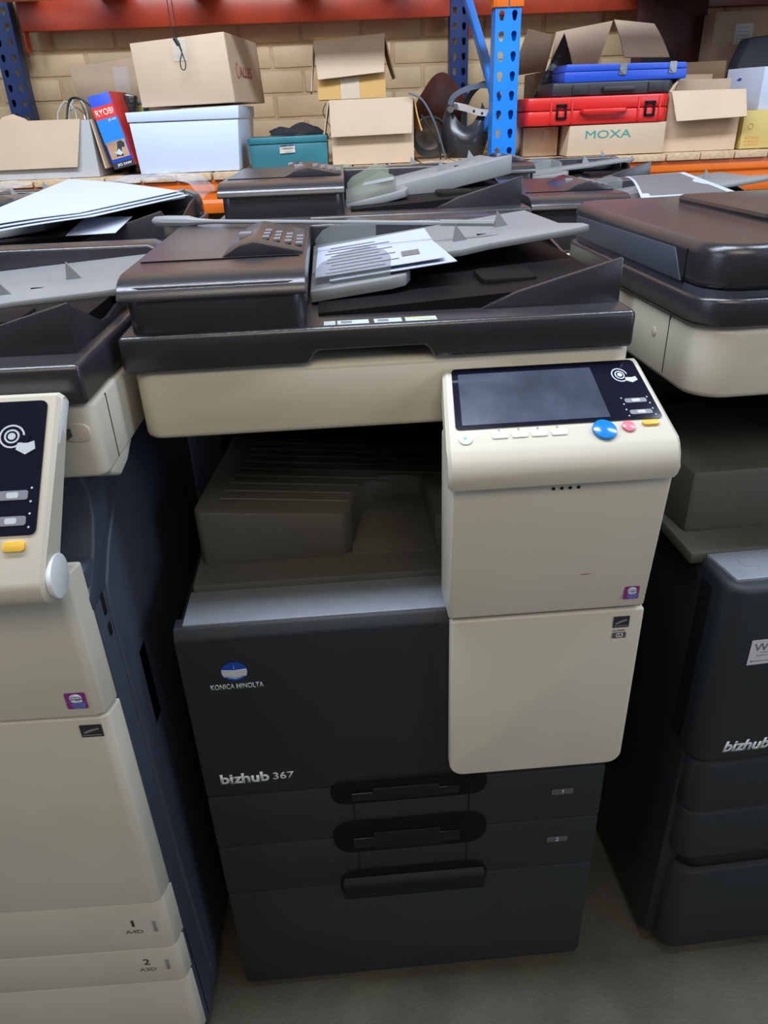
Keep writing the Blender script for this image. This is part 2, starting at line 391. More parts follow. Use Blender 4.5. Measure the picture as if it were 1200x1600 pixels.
box('box_body', 'case_black', (0, .036, 0, .06, 0, .20), t, .001); flat('label_print', 'sticker_yellow', [[(.004, .14), (.03, .14), (.03, .19), (.004, .19)]], T(0, -.001, 0) @ FRONT, t)
# D: white carton with lid
t = thing('white_carton', 'large white carton with a shallow lid, under the big brown box', 'box', (-.225, 1.77, SH+.001))
prism('box_body', 'card_white', 'y', [(-.150, 0), (.153, 0), (.166, .140), (-.160, .140)], .004, .44, t, .002)
prism('lid', 'card_white', 'y', [(-.163, .142), (.169, .142), (.172, .176), (-.166, .168)], 0, .45, t, .002)
# E: big brown box
t = thing('brown_box', 'big closed brown box with red printing on its side, on top of the white carton', 'box', (-.207, 1.790, 1.3935), math.radians(-7))
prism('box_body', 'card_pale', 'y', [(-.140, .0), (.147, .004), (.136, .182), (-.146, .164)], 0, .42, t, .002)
flat('side_shade_panel', 'card', [[(.002, .006), (.378, .006), (.378, .178), (.002, .180)]], Matrix.Translation((.1395, 0, 0)) @ Matrix(((0, -.062, 1, 0), (1, 0, 0, 0), (0, 1, 0, 0), (0, 0, 0, 1))) @ T(0, 0, .0085), t, .0006).name = 'side_panel'  # overlay in plain card colour, painted shade on the box's side
text('lettering', 'faded_red', 'ALLES', (.11, .27, .072, .102), Matrix.Translation((.1395, 0, 0)) @ Matrix(((0, -.062, 1, 0), (1, 0, 0, 0), (0, 1, 0, 0), (0, 0, 0, 1))) @ T(0, 0, .0096), t, .02)
flat('ring_print', 'faded_red', [disc(.088, .088, .018, .022), ], Matrix.Translation((.1395, 0, 0)) @ Matrix(((0, -.062, 1, 0), (1, 0, 0, 0), (0, 1, 0, 0), (0, 0, 0, 1))) @ T(0, 0, .0092), t)
flat('ring_print', 'card', [disc(.088, .088, .012, .016), ], Matrix.Translation((.1395, 0, 0)) @ Matrix(((0, -.062, 1, 0), (1, 0, 0, 0), (0, 1, 0, 0), (0, 0, 0, 1))) @ T(0, 0, .0098), t)
sheet('tape', 'tape', [(-.020, -.002, .115), (.020, -.002, .115), (.022, -.002, .170), (-.018, -.002, .168)], t, .0006, jit=.0006)
# hanging cable tie
t = thing('hanging_cord', 'thin black cord hanging from above with a knot and loop before the big brown box', 'cord', (-.205, 1.745, 1.50))
tube('cord', 'rubber', [(-.010, 0, .265), (-.009, 0, .16), (-.008, 0, .072), (.0, 0, .062), (.006, 0, .075), (.003, 0, .16), (.002, 0, .265)], .0014, t)
tube('knot', 'rubber', [(-.004, 0, .062), (.002, 0, .052), (.006, 0, .044)], .006, t, False)
tube('loop', 'rubber', [(.004, 0, .05), (.012, 0, .025), (.018, 0, .0), (.013, 0, -.016), (.004, 0, -.012), (.004, 0, .006), (.012, 0, .028), (.006, 0, .05)], .0016, t)
# F: teal toolbox
t = thing('toolbox', 'scuffed teal metal toolbox between the white carton and brown cartons', 'toolbox', (.08, 1.82, SH+.001))
prism('box_body', 'teal', 'y', [(-.118, 0), (.122, 0), (.124, .068), (-.123, .066)], 0, .16, t, .003)
prism('lid', 'teal', 'y', [(-.125, .067), (.126, .069), (.124, .088), (-.123, .086)], -.003, .163, t, .003)
flat('sticker', 'strap_white', [[(-.026, .048), (.022, .050), (.022, .068), (-.026, .066)]], T(0, -.004, -.008) @ FRONT, t)
flat('text_print', 'print_dark', [[(-.020, .0595), (-.002, .0605), (-.002, .0645), (-.020, .0635)], [(.002, .0605), (.018, .0612), (.018, .0640), (.002, .0633)], [(-.012, .052), (.014, .053), (.014, .0545), (-.012, .0535)]], T(0, -.0125, 0) @ FRONT, t)
for i in range(1):
    bm = bmesh.new(); bmesh.ops.create_icosphere(bm, subdivisions=3, radius=1)
    for v in bm.verts:
        v.co = Vector((v.co.x*.085*(1+.15*math.sin(9*v.co.y)), v.co.y*.05, max(v.co.z, -.1)*.022*(1+.5*math.sin(5*v.co.x+3*v.co.y))))
    o = link('black_cloth', bm, 'cloth'); o.location = (.11, 1.9, 1.306); tag(o, 'crumpled black cloth lying on top of the teal toolbox', 'cloth')
# G: upper open carton
t = thing('open_carton', 'upper open carton with pale flaps hanging, on top of the lower carton by the wall', 'box', (.285, 1.99, 1.3975))
shell(t, 'card_yellow', -.104, .114, -.03, .17, 0, .17)
sheet('flap', 'card_pale', [(-.100, -.052, .055), (.110, -.050, .070), (.116, -.034, .174), (-.108, -.034, .160)], t, .004, 0, 6, .001)
sheet('flap', 'card', [(-.124, -.03, .025), (-.130, .14, .02), (-.106, .165, .168), (-.106, -.028, .160)], t, .004)
sheet('flap', 'card', [(.150, .02, .055), (.150, .16, .055), (.118, .165, .17), (.118, -.025, .172)], t, .004, -.004)
sheet('tape', 'tape', [(-.03, -.0325, .0), (.03, -.0325, .0), (.03, -.0325, .06), (-.03, -.0325, .055)], t, .0006)
# H: lower open carton
t = thing('open_carton', 'lower open carton with a wide front flap folded down, right of the teal toolbox', 'box', (.345, 1.82, SH+.001))
shell(t, 'card_pale', -.127, .130, 0, .34, 0, .1785)
sheet('flap', 'card_pale', [(-.128, -.024, .080), (.122, -.024, .083), (.128, -.004, .181), (-.128, -.004, .180)], t, .004, 0, 6, .0008)
sheet('flap', 'card_pale', [(-.150, .0, .085), (-.150, .22, .085), (-.130, .33, .178), (-.130, .003, .178)], t, .004)
sheet('flap', 'card_yellow', [(.156, -.002, .088), (.152, .22, .09), (.133, .33, .178), (.133, .0, .181)], t, .004, -.003)
tag(tube('cable', 'strap_grey', [(.46, 1.80, 1.405), (.50, 1.795, 1.385), (.535, 1.80, 1.33), (.56, 1.82, 1.27), (.58, 1.85, 1.216)], .003), 'grey cable arching down from the lower open carton to the shelf', 'cable')
tag(tube('cable', 'rubber', [(.50, 1.83, 1.345), (.53, 1.83, 1.30), (.555, 1.84, 1.26), (.565, 1.86, 1.216)], .0025), 'thin black cable behind the grey one beside the lower open carton', 'cable')
tag(tube('wire', 'card_dark', [(.20, 2.2, 1.39), (.19, 2.15, 1.36), (.215, 2.1, 1.31), (.20, 2.09, 1.28)], .0015), 'thin brown wire hanging under the upper open carton against the wall', 'wire')
# J maroon bag, K metal bin, mask
bm = bmesh.new(); bmesh.ops.create_icosphere(bm, subdivisions=4, radius=1)
for v in bm.verts:
    x, y, z = v.co; s = 1 - .28*max(z, 0)**2
    v.co = Vector((x*.095*s*(1+.06*math.sin(7*z)), y*.08*s, (z*.5+.5)*.262 if z > -.92 else 0))
o = link('sack', bm, 'maroon'); o.location = (.625, 2.34, SH+.001); tag(o, 'dark maroon sack standing against the wall beside the rear blue post', 'sack')
t = thing('metal_bowl', 'dull grey metal bowl on its side behind the grey cable', 'bowl', (.548, 2.02, SH+.0665))
bm = bmesh.new(); prof = [(0, -.05), (.03, -.047), (.052, -.03), (.062, -.005), (.064, .02), (.060, .02), (.058, -.004), (.048, -.026), (.0, -.044)]
def lathe_bm(bm, prof, n=28):
    rings = [[bm.verts.new((r*math.cos(2*PI*k/n), r*math.sin(2*PI*k/n), z)) for k in range(n)] if r > 1e-6 else [bm.verts.new((0, 0, z))] for r, z in prof]
    for a, b in zip(rings, rings[1:]):
        for k in range(n):
            k2 = (k+1) % n
            if len(a) == 1: bm.faces.new((a[0], b[k2], b[k]))
            elif len(b) == 1: bm.faces.new((a[k], a[k2], b[0]))
            else: bm.faces.new((a[k], a[k2], b[k2], b[k]))
lathe_bm(bm, prof); link('bowl_shell', bm, 'bin_metal', t, rot('X', 100))
t = thing('welding_mask', 'dark grey face shield with grey and white head straps beside the front blue post', 'mask', (.664, 1.98, SH+.002))
bm = bmesh.new(); n, mrows = 20, 12; g = []
for j in range(mrows+1):
    v = j/mrows; row = []
    for i in range(n+1):
        a = PI*i/n; edge = abs(math.cos(a)); wv = .040+.040*math.sin(PI*(.16+.70*v))
        row.append(Vector((-math.cos(a)*wv, -math.sin(a)*(.040+.030*math.sin(PI*(v*.8+.12)))+.03, v*(.092 + .066*edge**2))))
    g.append(row)
A = [[bm.verts.new(q) for q in r] for r in g]
B = [[bm.verts.new(q*1.0 + Vector((-q.x*.04, .004, 0))) for q in r] for r in g]
for j in range(mrows):
    for i in range(n):
        bm.faces.new((A[j][i], A[j][i+1], A[j+1][i+1], A[j+1][i])); bm.faces.new((B[j][i], B[j+1][i], B[j+1][i+1], B[j][i+1]))
for i in range(n): bm.faces.new((A[mrows][i], A[mrows][i+1], B[mrows][i+1], B[mrows][i])); bm.faces.new((A[0][i], B[0][i], B[0][i+1], A[0][i+1]))
for j in range(mrows): bm.faces.new((A[j][0], A[j+1][0], B[j+1][0], B[j][0])); bm.faces.new((A[j][n], B[j][n], B[j+1][n], A[j+1][n]))
link('shield', bm, 'mask_grey', t)
def strap(name, m, pts, wd, th, parent):
    pts = catmull(pts, 5); bm = bmesh.new(); prev = None
    for i, p in enumerate(pts):
        d = (pts[min(i+1, len(pts)-1)]-pts[max(i-1, 0)]).normalized(); nrm = Vector((0, 1, 0)); s = d.cross(nrm).normalized()
        ring = [bm.verts.new(p+s*wd/2*a+nrm*th/2*b) for a, b in ((-1,-1),(1,-1),(1,1),(-1,1))]
        if prev:
            for k in range(4): bm.faces.new((prev[k], prev[(k+1)%4], ring[(k+1)%4], ring[k]))
        else: bm.faces.new(ring)
        prev = ring
    bm.faces.new(prev[::-1]); return link(name, bm, m, parent)
strap('head_strap', 'strap_grey', [(-.056, -.01, .155), (-.045, -.012, .178), (-.01, -.012, .196), (.04, -.005, .206), (.075, .01, .205)], .016, .004, t)
strap('head_strap', 'strap_white', [(-.045, -.016, .152), (-.01, -.022, .145), (.03, -.024, .132), (.07, -.02, .126), (.11, 0, .11)], .020, .004, t)
tube('knob', 'steel', [(-.056, -.03, .142), (-.056, -.012, .142)], .010, t, False, n=14)
tube('knob', 'steel', [(-.040, -.032, .152), (-.040, -.012, .152)], .007, t, False, n=14)
flat('strap_hole', 'rubber', [disc(.020, .134, .004, n=10), disc(.047, .127, .004, n=10)], T(0, -.027, 0) @ FRONT, t)
t = thing('headband_hoop', 'black curved headband behind the face shield straps', 'headband', (.72, 2.12, SH+.002))
strap('headband', 'rubber', [(-.045, 0, .0), (-.048, 0, .08), (-.035, 0, .16), (.0, 0, .205), (.04, 0, .215)], .018, .006, t)
t = thing('white_helmet', 'off-white plastic shell poking out right of the front blue post', 'helmet', (.795, 1.90, SH+.001))
bm = bmesh.new(); bmesh.ops.create_uvsphere(bm, u_segments=20, v_segments=12, radius=1)
for v in bm.verts: v.co = Vector((v.co.x*.05, v.co.y*.045, (v.co.z*.5+.5)*.125))
link('helmet_shell', bm, 'strap_white', t, None)
# ------------------------------------------------------------------ right bay
t = thing('open_carton', 'open brown carton with raised flaps behind the blue metal case', 'box', (1.14, 2.27, SH+.001))
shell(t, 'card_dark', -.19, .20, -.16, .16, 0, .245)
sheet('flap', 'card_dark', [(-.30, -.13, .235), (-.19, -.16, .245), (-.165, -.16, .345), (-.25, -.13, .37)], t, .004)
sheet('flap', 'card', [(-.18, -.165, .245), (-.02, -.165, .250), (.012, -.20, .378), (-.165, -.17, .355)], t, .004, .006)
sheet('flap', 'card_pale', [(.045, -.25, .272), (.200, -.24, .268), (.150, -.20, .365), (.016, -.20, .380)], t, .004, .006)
sheet('bin_bag', 'bag_black', [(.868, 1.99, 1.35), (1.00, 2.0, 1.39), (1.02, 2.03, 1.47), (.985, 2.03, 1.56)], None, .004, .010, 12, .002)
tag(bpy.data.objects['bin_bag'], 'crinkled black plastic bag hanging left of the blue metal case', 'bag')
def rcase(): pass
# MOXA carton
t = thing('printed_carton', 'long brown carton with green lettering, under the red tool case', 'box', (1.10, 1.77, SH+.001))
prism('box_body', 'card_pale', 'y', [(-.150, .0), (.156, .0), (.156, .087), (-.146, .085)], 0, .30, t, .002)
text('lettering', 'moxa_green', 'MOXA', (-.095, .048, .048, .070), T(0, -.0006, 0) @ FRONT, t, .0)
t = thing('brown_box', 'shadowed brown box left of the carton with green lettering, under the red case', 'box', (.88, 1.85, SH+.001))
box('box_body', 'card', (-.052, .060, 0, .24, 0, .083), t, .002); flat('label_print', 'card_pale', [[(.012, .04), (.036, .04), (.036, .075), (.012, .075)]], T(0, -.001, 0) @ FRONT, t)
# red tool case
t = thing('tool_case', 'bright red plastic tool case with two dark latches and carry handle', 'case', (1.03, 1.765, 1.3010))
prism('case_body', 'case_red', 'z', rr(-.222, .228, .0, .27, .03, 4), 0, .040, t, .006)
prism('case_body', 'case_red', 'z', rr(-.222, .228, .0, .27, .03, 4), .0405, .076, t, .006)
prism('handle', 'case_red', 'z', [(-.052, -.001), (-.045, -.022), (.085, -.022), (.095, -.001), (.08, -.001), (.073, -.012), (-.036, -.012), (-.042, -.001)], .030, .042, t, .003)
for x in (-.108, .165):
    l = boxes('latch', 'recess', [(x-.016, x-.010, -.006, 0, .018, .056), (x+.010, x+.016, -.006, 0, .018, .056), (x-.016, x+.016, -.006, 0, .050, .058), (x-.016, x+.016, -.006, 0, .016, .023)], t, .001)
for x in (-.14, -.075, .13, .195):
    box('rib', 'case_red', (x-.003, x+.003, -.003, .0, .006, .072), t, .001)
# black case
t = thing('tool_case', 'black plastic tool case lying on the red tool case', 'case', (1.08, 1.80, 1.3785))
prism('case_body', 'case_black', 'z', rr(-.185, .198, .0, .20, .02, 3), 0, .036, t, .004)
prism('handle', 'case_black', 'z', [(-.03, 0), (-.025, -.016), (.07, -.016), (.075, 0), (.062, 0), (.058, -.008), (-.013, -.008), (-.018, 0)], .010, .022, t, .002)
for x in (-.095, .14): box('latch', 'dark', (x-.024, x+.024, -.005, .0, .004, .032), t, .001)
# blue metal case
t = thing('tool_case', 'blue metal case with two chrome latches on top of the black case', 'case', (1.13, 1.80, 1.4150), math.radians(-1.5))
prism('case_body', 'case_blue', 'y', [(-.195, 0), (.178, 0), (.178, .026), (-.195, .028)], .0, .17, t, .002)
prism('lid', 'case_blue', 'y', [(-.195, .029), (.178, .027), (.174, .043), (-.188, .048)], -.001, .171, t, .002)
for x in (-.018, .133):
    l = flat('latch', 'steel', [rr(x-.011, x+.011, .016, .046, .003, 2)], T(0, -.002, 0) @ FRONT, t, .002)
    flat('latch_hook', 'steel', [disc(x, .027, .008, n=12)], T(0, -.004, 0) @ FRONT, l, .004)
# R carton
t = thing('open_carton', 'open brown carton with a wide creased front flap, right of the red tool case', 'box', (1.375, 1.79, SH+.001))
shell(t, 'card', -.112, .118, 0, .24, 0, .165)
sheet('flap', 'card_pale', [(-.100, -.048, .086), (.118, -.046, .092), (.122, -.004, .166), (-.110, -.004, .168)], t, .004, 0, 6, .001)
sheet('flap', 'card_pale', [(-.112, .0, .166), (-.112, .22, .166), (-.075, .20, .212), (-.078, .02, .203)], t, .004)
sheet('flap', 'card', [(-.07, .24, .165), (.115, .24, .165), (.112, .225, .215), (-.066, .225, .218)], t, .004)
sheet('flap', 'card_pale', [(-.075, .06, .168), (.100, .06, .168), (.097, .052, .197), (-.070, .052, .197)], t, .004)
# S ochre carton, T white carton
t = thing('ochre_carton', 'mustard yellow carton with faint orange printing at the right end of the shelf', 'box', (1.62, 1.79, SH+.001))
prism('box_body', 'card_ochre', 'y', [(-.110, 0), (.12, 0), (.12, .108), (-.112, .107)], 0, .26, t, .002)
flat('text_print', 'faded_orange', [[(-.098+.012*k, 0.030), (-.0895+.012*k, 0.030), (-.0895+.012*k, 0.0350), (-.098+.012*k, 0.0350)] for k in range(4)], T(0, -.0006, 0) @ FRONT, t)
flat('text_print', 'faded_orange', [[(-.098+.012*k, 0.020), (-.0895+.012*k, 0.020), (-.0895+.012*k, 0.0250), (-.098+.012*k, 0.0250)] for k in range(4)], T(0, -.0006, 0) @ FRONT, t)
flat('text_print', 'faded_orange', [[(-.098+.012*k, 0.010), (-.0895+.012*k, 0.010), (-.0895+.012*k, 0.0150), (-.098+.012*k, 0.0150)] for k in range(4)], T(0, -.0006, 0) @ FRONT, t)
bm = bmesh.new(); tube_bm(bm, [(-.086+.008*math.cos(a), -.001, .064+.008*math.sin(a)) for a in [PI*k/6 for k in range(-2, 11)]], .0008, 5); link('mark_print', bm, 'faded_orange', t)
t = thing('white_carton', 'white printed carton turned cornerwise on top of the mustard carton', 'box', (1.56, 1.815, 1.3205), math.radians(16))
box('box_body', 'paper', (.0, .22, 0, .16, .0, .118), t, .002)
for k in range(3): flat('text_print', 'icon_dim', [[(.05, .02+.011*k), (.09+.01*(k % 2), .02+.011*k), (.09+.01*(k % 2), .0225+.011*k), (.05, .0225+.011*k)]], T(0, -.0006, 0) @ FRONT, t)
flat('text_print', 'logo_blue', [[(-.115, .085), (-.10, .092), (-.09, .09), (-.095, .083)], ], Matrix(((0, 0, -1, -.0008), (-1, 0, 0, 0), (0, 1, 0, 0), (0, 0, 0, 1))), t)
box('sealing_tape', 'tape', (.0, .22, .07, .11, .1181, .1188), t, 0)
t = thing('small_carton', 'small brown carton behind the blue metal case', 'box', (1.47, 2.1, SH+.001), math.radians(-14))
box('box_body', 'card', (-.06, .09, 0, .16, 0, .255), t, .002)
t = thing('laptop_bag', 'dark slate case leaning behind the white printed carton', 'bag', (1.74, 2.2, SH+.001))
prism('bag_body', 'navy', 'y', [(-.11, 0), (.16, 0), (.16, .345), (-.055, .325), (-.085, .25)], 0, .08, t, .008)
t = thing('tall_carton', 'tall shadowed brown carton with a white label at the upper right', 'box', (1.83, 2.45, SH+.001))
box('box_body', 'card', (-.17, .2, 0, .2, 0, .425), t, .002)
flat('label_print', 'strap_white', [[(-.09, .32), (-.02, .32), (-.02, .385), (-.09, .385)]], T(0, -.001, 0) @ FRONT, t)
for k in range(4): flat('text_print', 'icon_dim', [[(-.08, .335+.012*k), (-.035, .335+.012*k), (-.035, .338+.012*k), (-.08, .338+.012*k)]], T(0, -.0018, 0) @ FRONT, t)
t = thing('dark_board', 'dark brown board standing against the wall behind the small carton', 'board', (1.53, 2.55, SH+.001))
box('board_sheet', 'maroon', (-.13, .14, 0, .03, 0, .56), t, .003)
t = thing('black_bag', 'black slouched bag behind the pale raised carton flap', 'bag', (1.46, 2.42, SH+.001))
bm = bmesh.new(); bmesh.ops.create_icosphere(bm, subdivisions=3, radius=1)
for v in bm.verts: v.co = Vector((v.co.x*.09, v.co.y*.06, (v.co.z*.5+.5)*.33*(1-.1*v.co.x)))
link('bag_body', bm, 'cloth', t)

for o in bpy.data.objects:
    if o.parent: continue
    n_ = o.name.split('.')[0]
    gp = {'open_carton': 'open cartons on the shelf', 'tool_case': 'tool cases stacked on the shelf', 'brown_box': 'closed brown boxes on the shelf', 'white_carton': 'white cartons on the shelf', 'cable': 'cables on the shelf', 'wrapped_part': 'film wrapped parts'}.get(n_)
    if gp: o['group'] = gp
# ------------------------------------------------------------------ photocopiers
def panel_frame(origin, ang):
    # u right, v up the slope, n out of the panel
    c, s = math.cos(ang), math.sin(ang)
    return Matrix(((1, 0, 0, origin[0]), (0, c, -s, origin[1]), (0, s, c, origin[2]), (0, 0, 0, 1)))
def control_panel(root, origin, ang, Wd, L, cap=False, th=.03, taper=.0):
    F = panel_frame(origin, ang)
    cp = bpy.data.objects.new('control_panel', None); cp.empty_display_size = .05
    bm = bmesh.new()
    q_ = .026 if cap else .034
    # rounded body: profile in (v, n)
    pr = [(L, 0), (L+.004, -.006), (L+.002, -th)] + [(-.02, -th-.004 if not cap else -.036), (-q_, -q_-.002)] + [(-.004-q_*math.cos(a), -q_+q_*math.sin(a)) for a in [0, .3, .6, .9, 1.2, 1.45]] 
    n = len(pr); xs = [0, .004, Wd-.004, Wd]; ins = [.003, 0, 0, .003]
    rings = []
    for x, q in zip(xs, ins):
        ring = []
        for v, w_ in pr:
            k = taper*max(0, v/L); xx = x + (k if x < Wd/2 else -k*1.9)
            vv = v - q if v > 0 else v + q; ww = w_ - q*(1 if w_ > -.02 else -1)
            ring.append(bm.verts.new((xx, vv, ww)))
        rings.append(ring)
    for a, b in zip(rings, rings[1:]):
        for i in range(n): bm.faces.new((a[i], a[(i+1) % n], b[(i+1) % n], b[i]))
    bm.faces.new(rings[0]); bm.faces.new(rings[-1][::-1])
    body = link('control_panel', bm, 'ivory', root, F, 0)
    bpy.data.objects.remove(cp)
    def fx(u, v):   # proportional coordinates -> local, following the taper
        k = taper*max(0, v)
        return (u*(Wd-k*2.9)+k, v*L)
    def pf(name, m, poly, h0, h1, bev=.0):
        bm = bmesh.new(); prism_bm(bm, 'z', [fx(*p) for p in poly], h0, h1); return link(name, bm, m, body, F, bev)
    def ru(x0, x1, y0, y1, r=.02, asp=1.0):
        o = []
        for (cx, cy, a0) in ((x1-r, y0+r*asp, -90), (x1-r, y1-r*asp, 0), (x0+r, y1-r*asp, 90), (x0+r, y0+r*asp, 180)):
            for i in range(4): a = math.radians(a0+30*i); o.append((cx+r*math.cos(a), cy+r*asp*math.sin(a)))
        return o
    asp = Wd/L
    pf('bezel', 'glass_black', ru(.045, .965, .17 if not cap else .22, .975, .02, asp), .0, .0012)
    v0 = .17 if not cap else .22; dv = .975-v0
    pf('touch_screen', 'screen', ru(.075, .735, v0+.06*dv, v0+.90*dv, .004, asp), .0012, .0016)
    # card-reader icon: rings and a hand holding a card
    cx, cy = .865, v0+.74*dv
    for q in range(2):
        rx = .024+.016*q; o = []
        pf('icon_print', 'icon', disc(cx, cy, rx, rx*asp, 20), .0012+.0001*(1-q)*2, .0014+.0001*(1-q)*2)
        pf('icon_print', 'glass_black', disc(cx, cy, rx-.006, (rx-.006)*asp, 20), .0012+.0001*(1-q)*2, .00145+.0001*(1-q)*2)
    pf('icon_print', 'icon', disc(cx, cy, .012, .012*asp, 14), .0012, .0019)
    pf('icon_print', 'icon', [(cx+.015, cy-.10*dv), (cx+.045, cy-.14*dv), (cx+.075, cy-.10*dv), (cx+.07, cy-.04*dv), (cx+.05, cy-.055*dv), (cx+.02, cy-.05*dv)], .0012, .0020)
    pf('icon_print', 'glass_black', [(cx+.018, cy-.045*dv), (cx+.05, cy-.05*dv), (cx+.058, cy-.0*dv), (cx+.028, cy+.006*dv)], .0012, .0022)
    for cy2 in (v0+.30*dv, v0+.11*dv):
        pf('home_key', 'icon_dim', ru(.83, .93, cy2-.035*dv, cy2+.035*dv, .008, asp), .0012, .0020)
        pf('icon_print', 'icon', ru(.862, .90, cy2-.022*dv, cy2+.022*dv, .006, asp), .0020, .0023)
        for sx in (.82, .94):
            for sy in (-.05, .05): pf('icon_print', 'icon', disc(sx, cy2+sy*dv, .004, .004*asp, 6), .0012, .0014)
    b0 = .055 if not cap else .10
    pf('power_button', 'pale_button', disc(.085, b0, .030, .030*asp, 20), -.001, .0015); pf('icon_print', 'green_print', disc(.083, b0+.004, .010, .007*asp, 10), .0015, .0018)
    for k in range(4):
        x = .20+.085*k; pf('function_button', 'white_plastic', ru(x, x+.068, b0-.02, b0+.045, .006, asp), -.001, .0016, .0003)
        pf('icon_print', 'icon_dim', [(x+.03, b0+.075), (x+.036, b0+.075), (x+.036, b0+.10), (x+.03, b0+.10)], 0, .0002)
    pf('start_button', 'blue_button', disc(.685, b0+.0, .052, .052*asp, 28), -.002, .0045, .002)
    pf('stop_button', 'red_button', disc(.795, b0+.03, .028, .028*asp, 22), -.002, .003, .001)
    pf('reset_button', 'yellow_button', ru(.86, .935, b0+.03, b0+.09, .012, asp), -.002, .003, .0008)
    if cap:
        cpm = bmesh.new(); prism_bm(cpm, 'x', [(y, z) for y, z in disc(-.003, -.0255, .0225, .0225, 26)], Wd, Wd+.006)
        link('hinge_cap', cpm, 'white_plastic', body, F, .0015)
        slab('lit_side_strip', 'white_plastic', [(Wd-.002, .012), (Wd+.0012, .012), (Wd-1.9*taper+.0008, L-.002), (Wd-1.9*taper-.002, L-.002)], lambda x, y: -.003, lambda x, y: -.019, body, .001, F)  # whiter strip paints the brightly lit side face of the ivory panel
    return body
def doc_feeder(root, W, bw, zb, zt, D, y0=.045, tr=.575, cover_round=.02, sticker=True, tray='tray_grey', guide='guide_clear', wedge=True, zr=None, slope=.115, tray_drop=.040, tray_th=.009):
    zl = zb+.042; zr = zr or zt-.008
    df = prism('feeder_base', 'lidplastic', 'y', [(-.004, zb), (bw-.004, zb), (bw+.006, zb+.015), (.335, zb+.015), (.343, zb), (W, zb), (W, zl), (-.004, zl)] if W > .45 else [(0, zb), (W, zb), (W, zl), (0, zl)], y0-.002, D+.02, root, .006, seg=3)
    # left feeder block and its overhanging cover
    prism('feeder_block', 'lidplastic', 'z', rr(.010, bw-.002, y0+.004, D, .018, 4), zl-.002, zl+.050, df, .001)
    c = cover_round; pts = [(y0, zl+.036), (y0-.001, zt-.022)]
    for i in range(7):
        a = PI - (PI/2)*i/6; pts.append((y0+.042+.043*math.cos(a), zt-.022+.021*math.sin(a)))
    pts += [(D-.02, zt-.001), (D, zt-.012), (D, zl+.036)]
    cov = prism('feeder_cover', 'lidplastic', 'x', pts, .004, bw, df, .009, seg=4)
    box('seam', 'recess', (.012, bw-.008, y0+.10, y0+.1015, zt-.003, zt+.0004), cov, 0)
    # side guide hump with slider
    h = prism('guide_hump', 'lidplastic', 'y', [(bw*.50, zt-.002), (bw*.62, zt+.012), (bw*.70, zt+.016), (bw-.004, zt+.002), (bw-.004, zt-.01)], y0+.115, y0+.30, cov, .002)
    box('slider', 'print_mid', (bw*.58, bw*.66, y0+.185, y0+.20, zt+.004, zt+.016), h, .002)
    for r_ in range(3):
        for q in range(4):
            x = bw*(.74+.065*q); z = zt+.0165 - (x-bw*.70)/(bw*.3)*.0135
            box('arrow_print', 'print_mid', (x, x+bw*.040, y0+.145+.028*r_, y0+.160+.028*r_, z-.0016, z+.0008), h, 0)
    # rear housing across the full width
    prism('rear_rim', 'lidplastic', 'y', [(bw-.01, zl-.002), (tr-.004, zl-.002), (tr-.004, zr-.028), (tr-.012, zr-.008), (tr-.030, zr), (bw-.01, zr)], D-.055, D+.005, df, .005, seg=3)
    # sloping document tray
    zf = lambda x, y: zt-tray_drop + (x-bw)*slope
    yb = D-.058; yf = y0+.20
    tx = tr+.0
    dt = slab('document_tray', tray, [(bw+.002, yf), (bw+.14, yf), (bw+.20, yf-.012), (bw+.24, yf), (tx-.02, yf+.002), (tx+.004, yf+.01), (tx+.002, yf+.03), (tx-.022, yf+.06), (tx-.03, yb), (bw+.002, yb)], zf, lambda x, y: zf(x, y)-tray_th, df, .002)
    for k, (fx_, fy) in enumerate(((bw+.205, yf+.05), (bw+.275, yf+.11))):
        z = zf(fx_, fy); prism('paper_stop', tray, 'y', [(fx_-.008, z-.001), (fx_+.014, z-.001), (fx_-.004, z+.022)], fy, fy+.003, dt, 0)
    box('tray_slot', 'recess', (bw+.235, bw+.25, yf+.07, yf+.074, zf(bw+.24, 0)-.002, zf(bw+.243, 0)+.0006), dt, 0)
    # front width guide: grey base and clear plate; rear clear plate
    g = slab('width_guide', tray, [(bw+.001, y0+.105), (bw+.100, y0+.105), (bw+.118, y0+.112), (bw+.126, y0+.135), (bw+.120, yf+.02), (bw+.001, yf+.02)], lambda x, y: zf(x, y)-.004, lambda x, y: zf(x, y)-.018, dt, .002)
    def plate(yy, x0, x1, h):
        z0 = zf(x0, 0)-.003; z1 = zf(x1, 0)-.003
        pts = [(x0, z0), (x1, z1), (x1+.001, z1+h*.62), (x1-.006, z1+h*.82), (x1-.030, z1+h), (x0+.035, z0+h*.98+.004), (x0+.012, z0+h*.8), (x0, z0+h*.45)]
        return prism('clear_plate', guide, 'y', pts, yy, yy+.0025, g, .0006)
    plate(y0+.116, bw+.004, bw+.100, .036); plate(yb-.03, bw+.006, bw+.10, .036)
    if wedge:
        # output bin: front wedge wall, right wall with a low middle, sloped floor
        x1 = tr-.010
        ow = [(x1-.165, zl-.001), (x1-.150, zl+.006), (x1-.12, zl+.018), (x1, zl+.050), (x1, zl-.001)]
        prism('bin_wall', 'lidplastic', 'y', ow, y0+.040, y0+.048, df, .0015)
        prism('bin_side', 'lidplastic', 'x', [(y0+.048, zl-.001), (y0+.048, zl+.049), (y0+.052, zl+.046), (y0+.135, zl+.010), (y0+.16, zl+.008), (D-.12, zl+.034), (D-.06, zl+.040), (D-.06, zl-.001)], x1-.005, x1, df, .001)
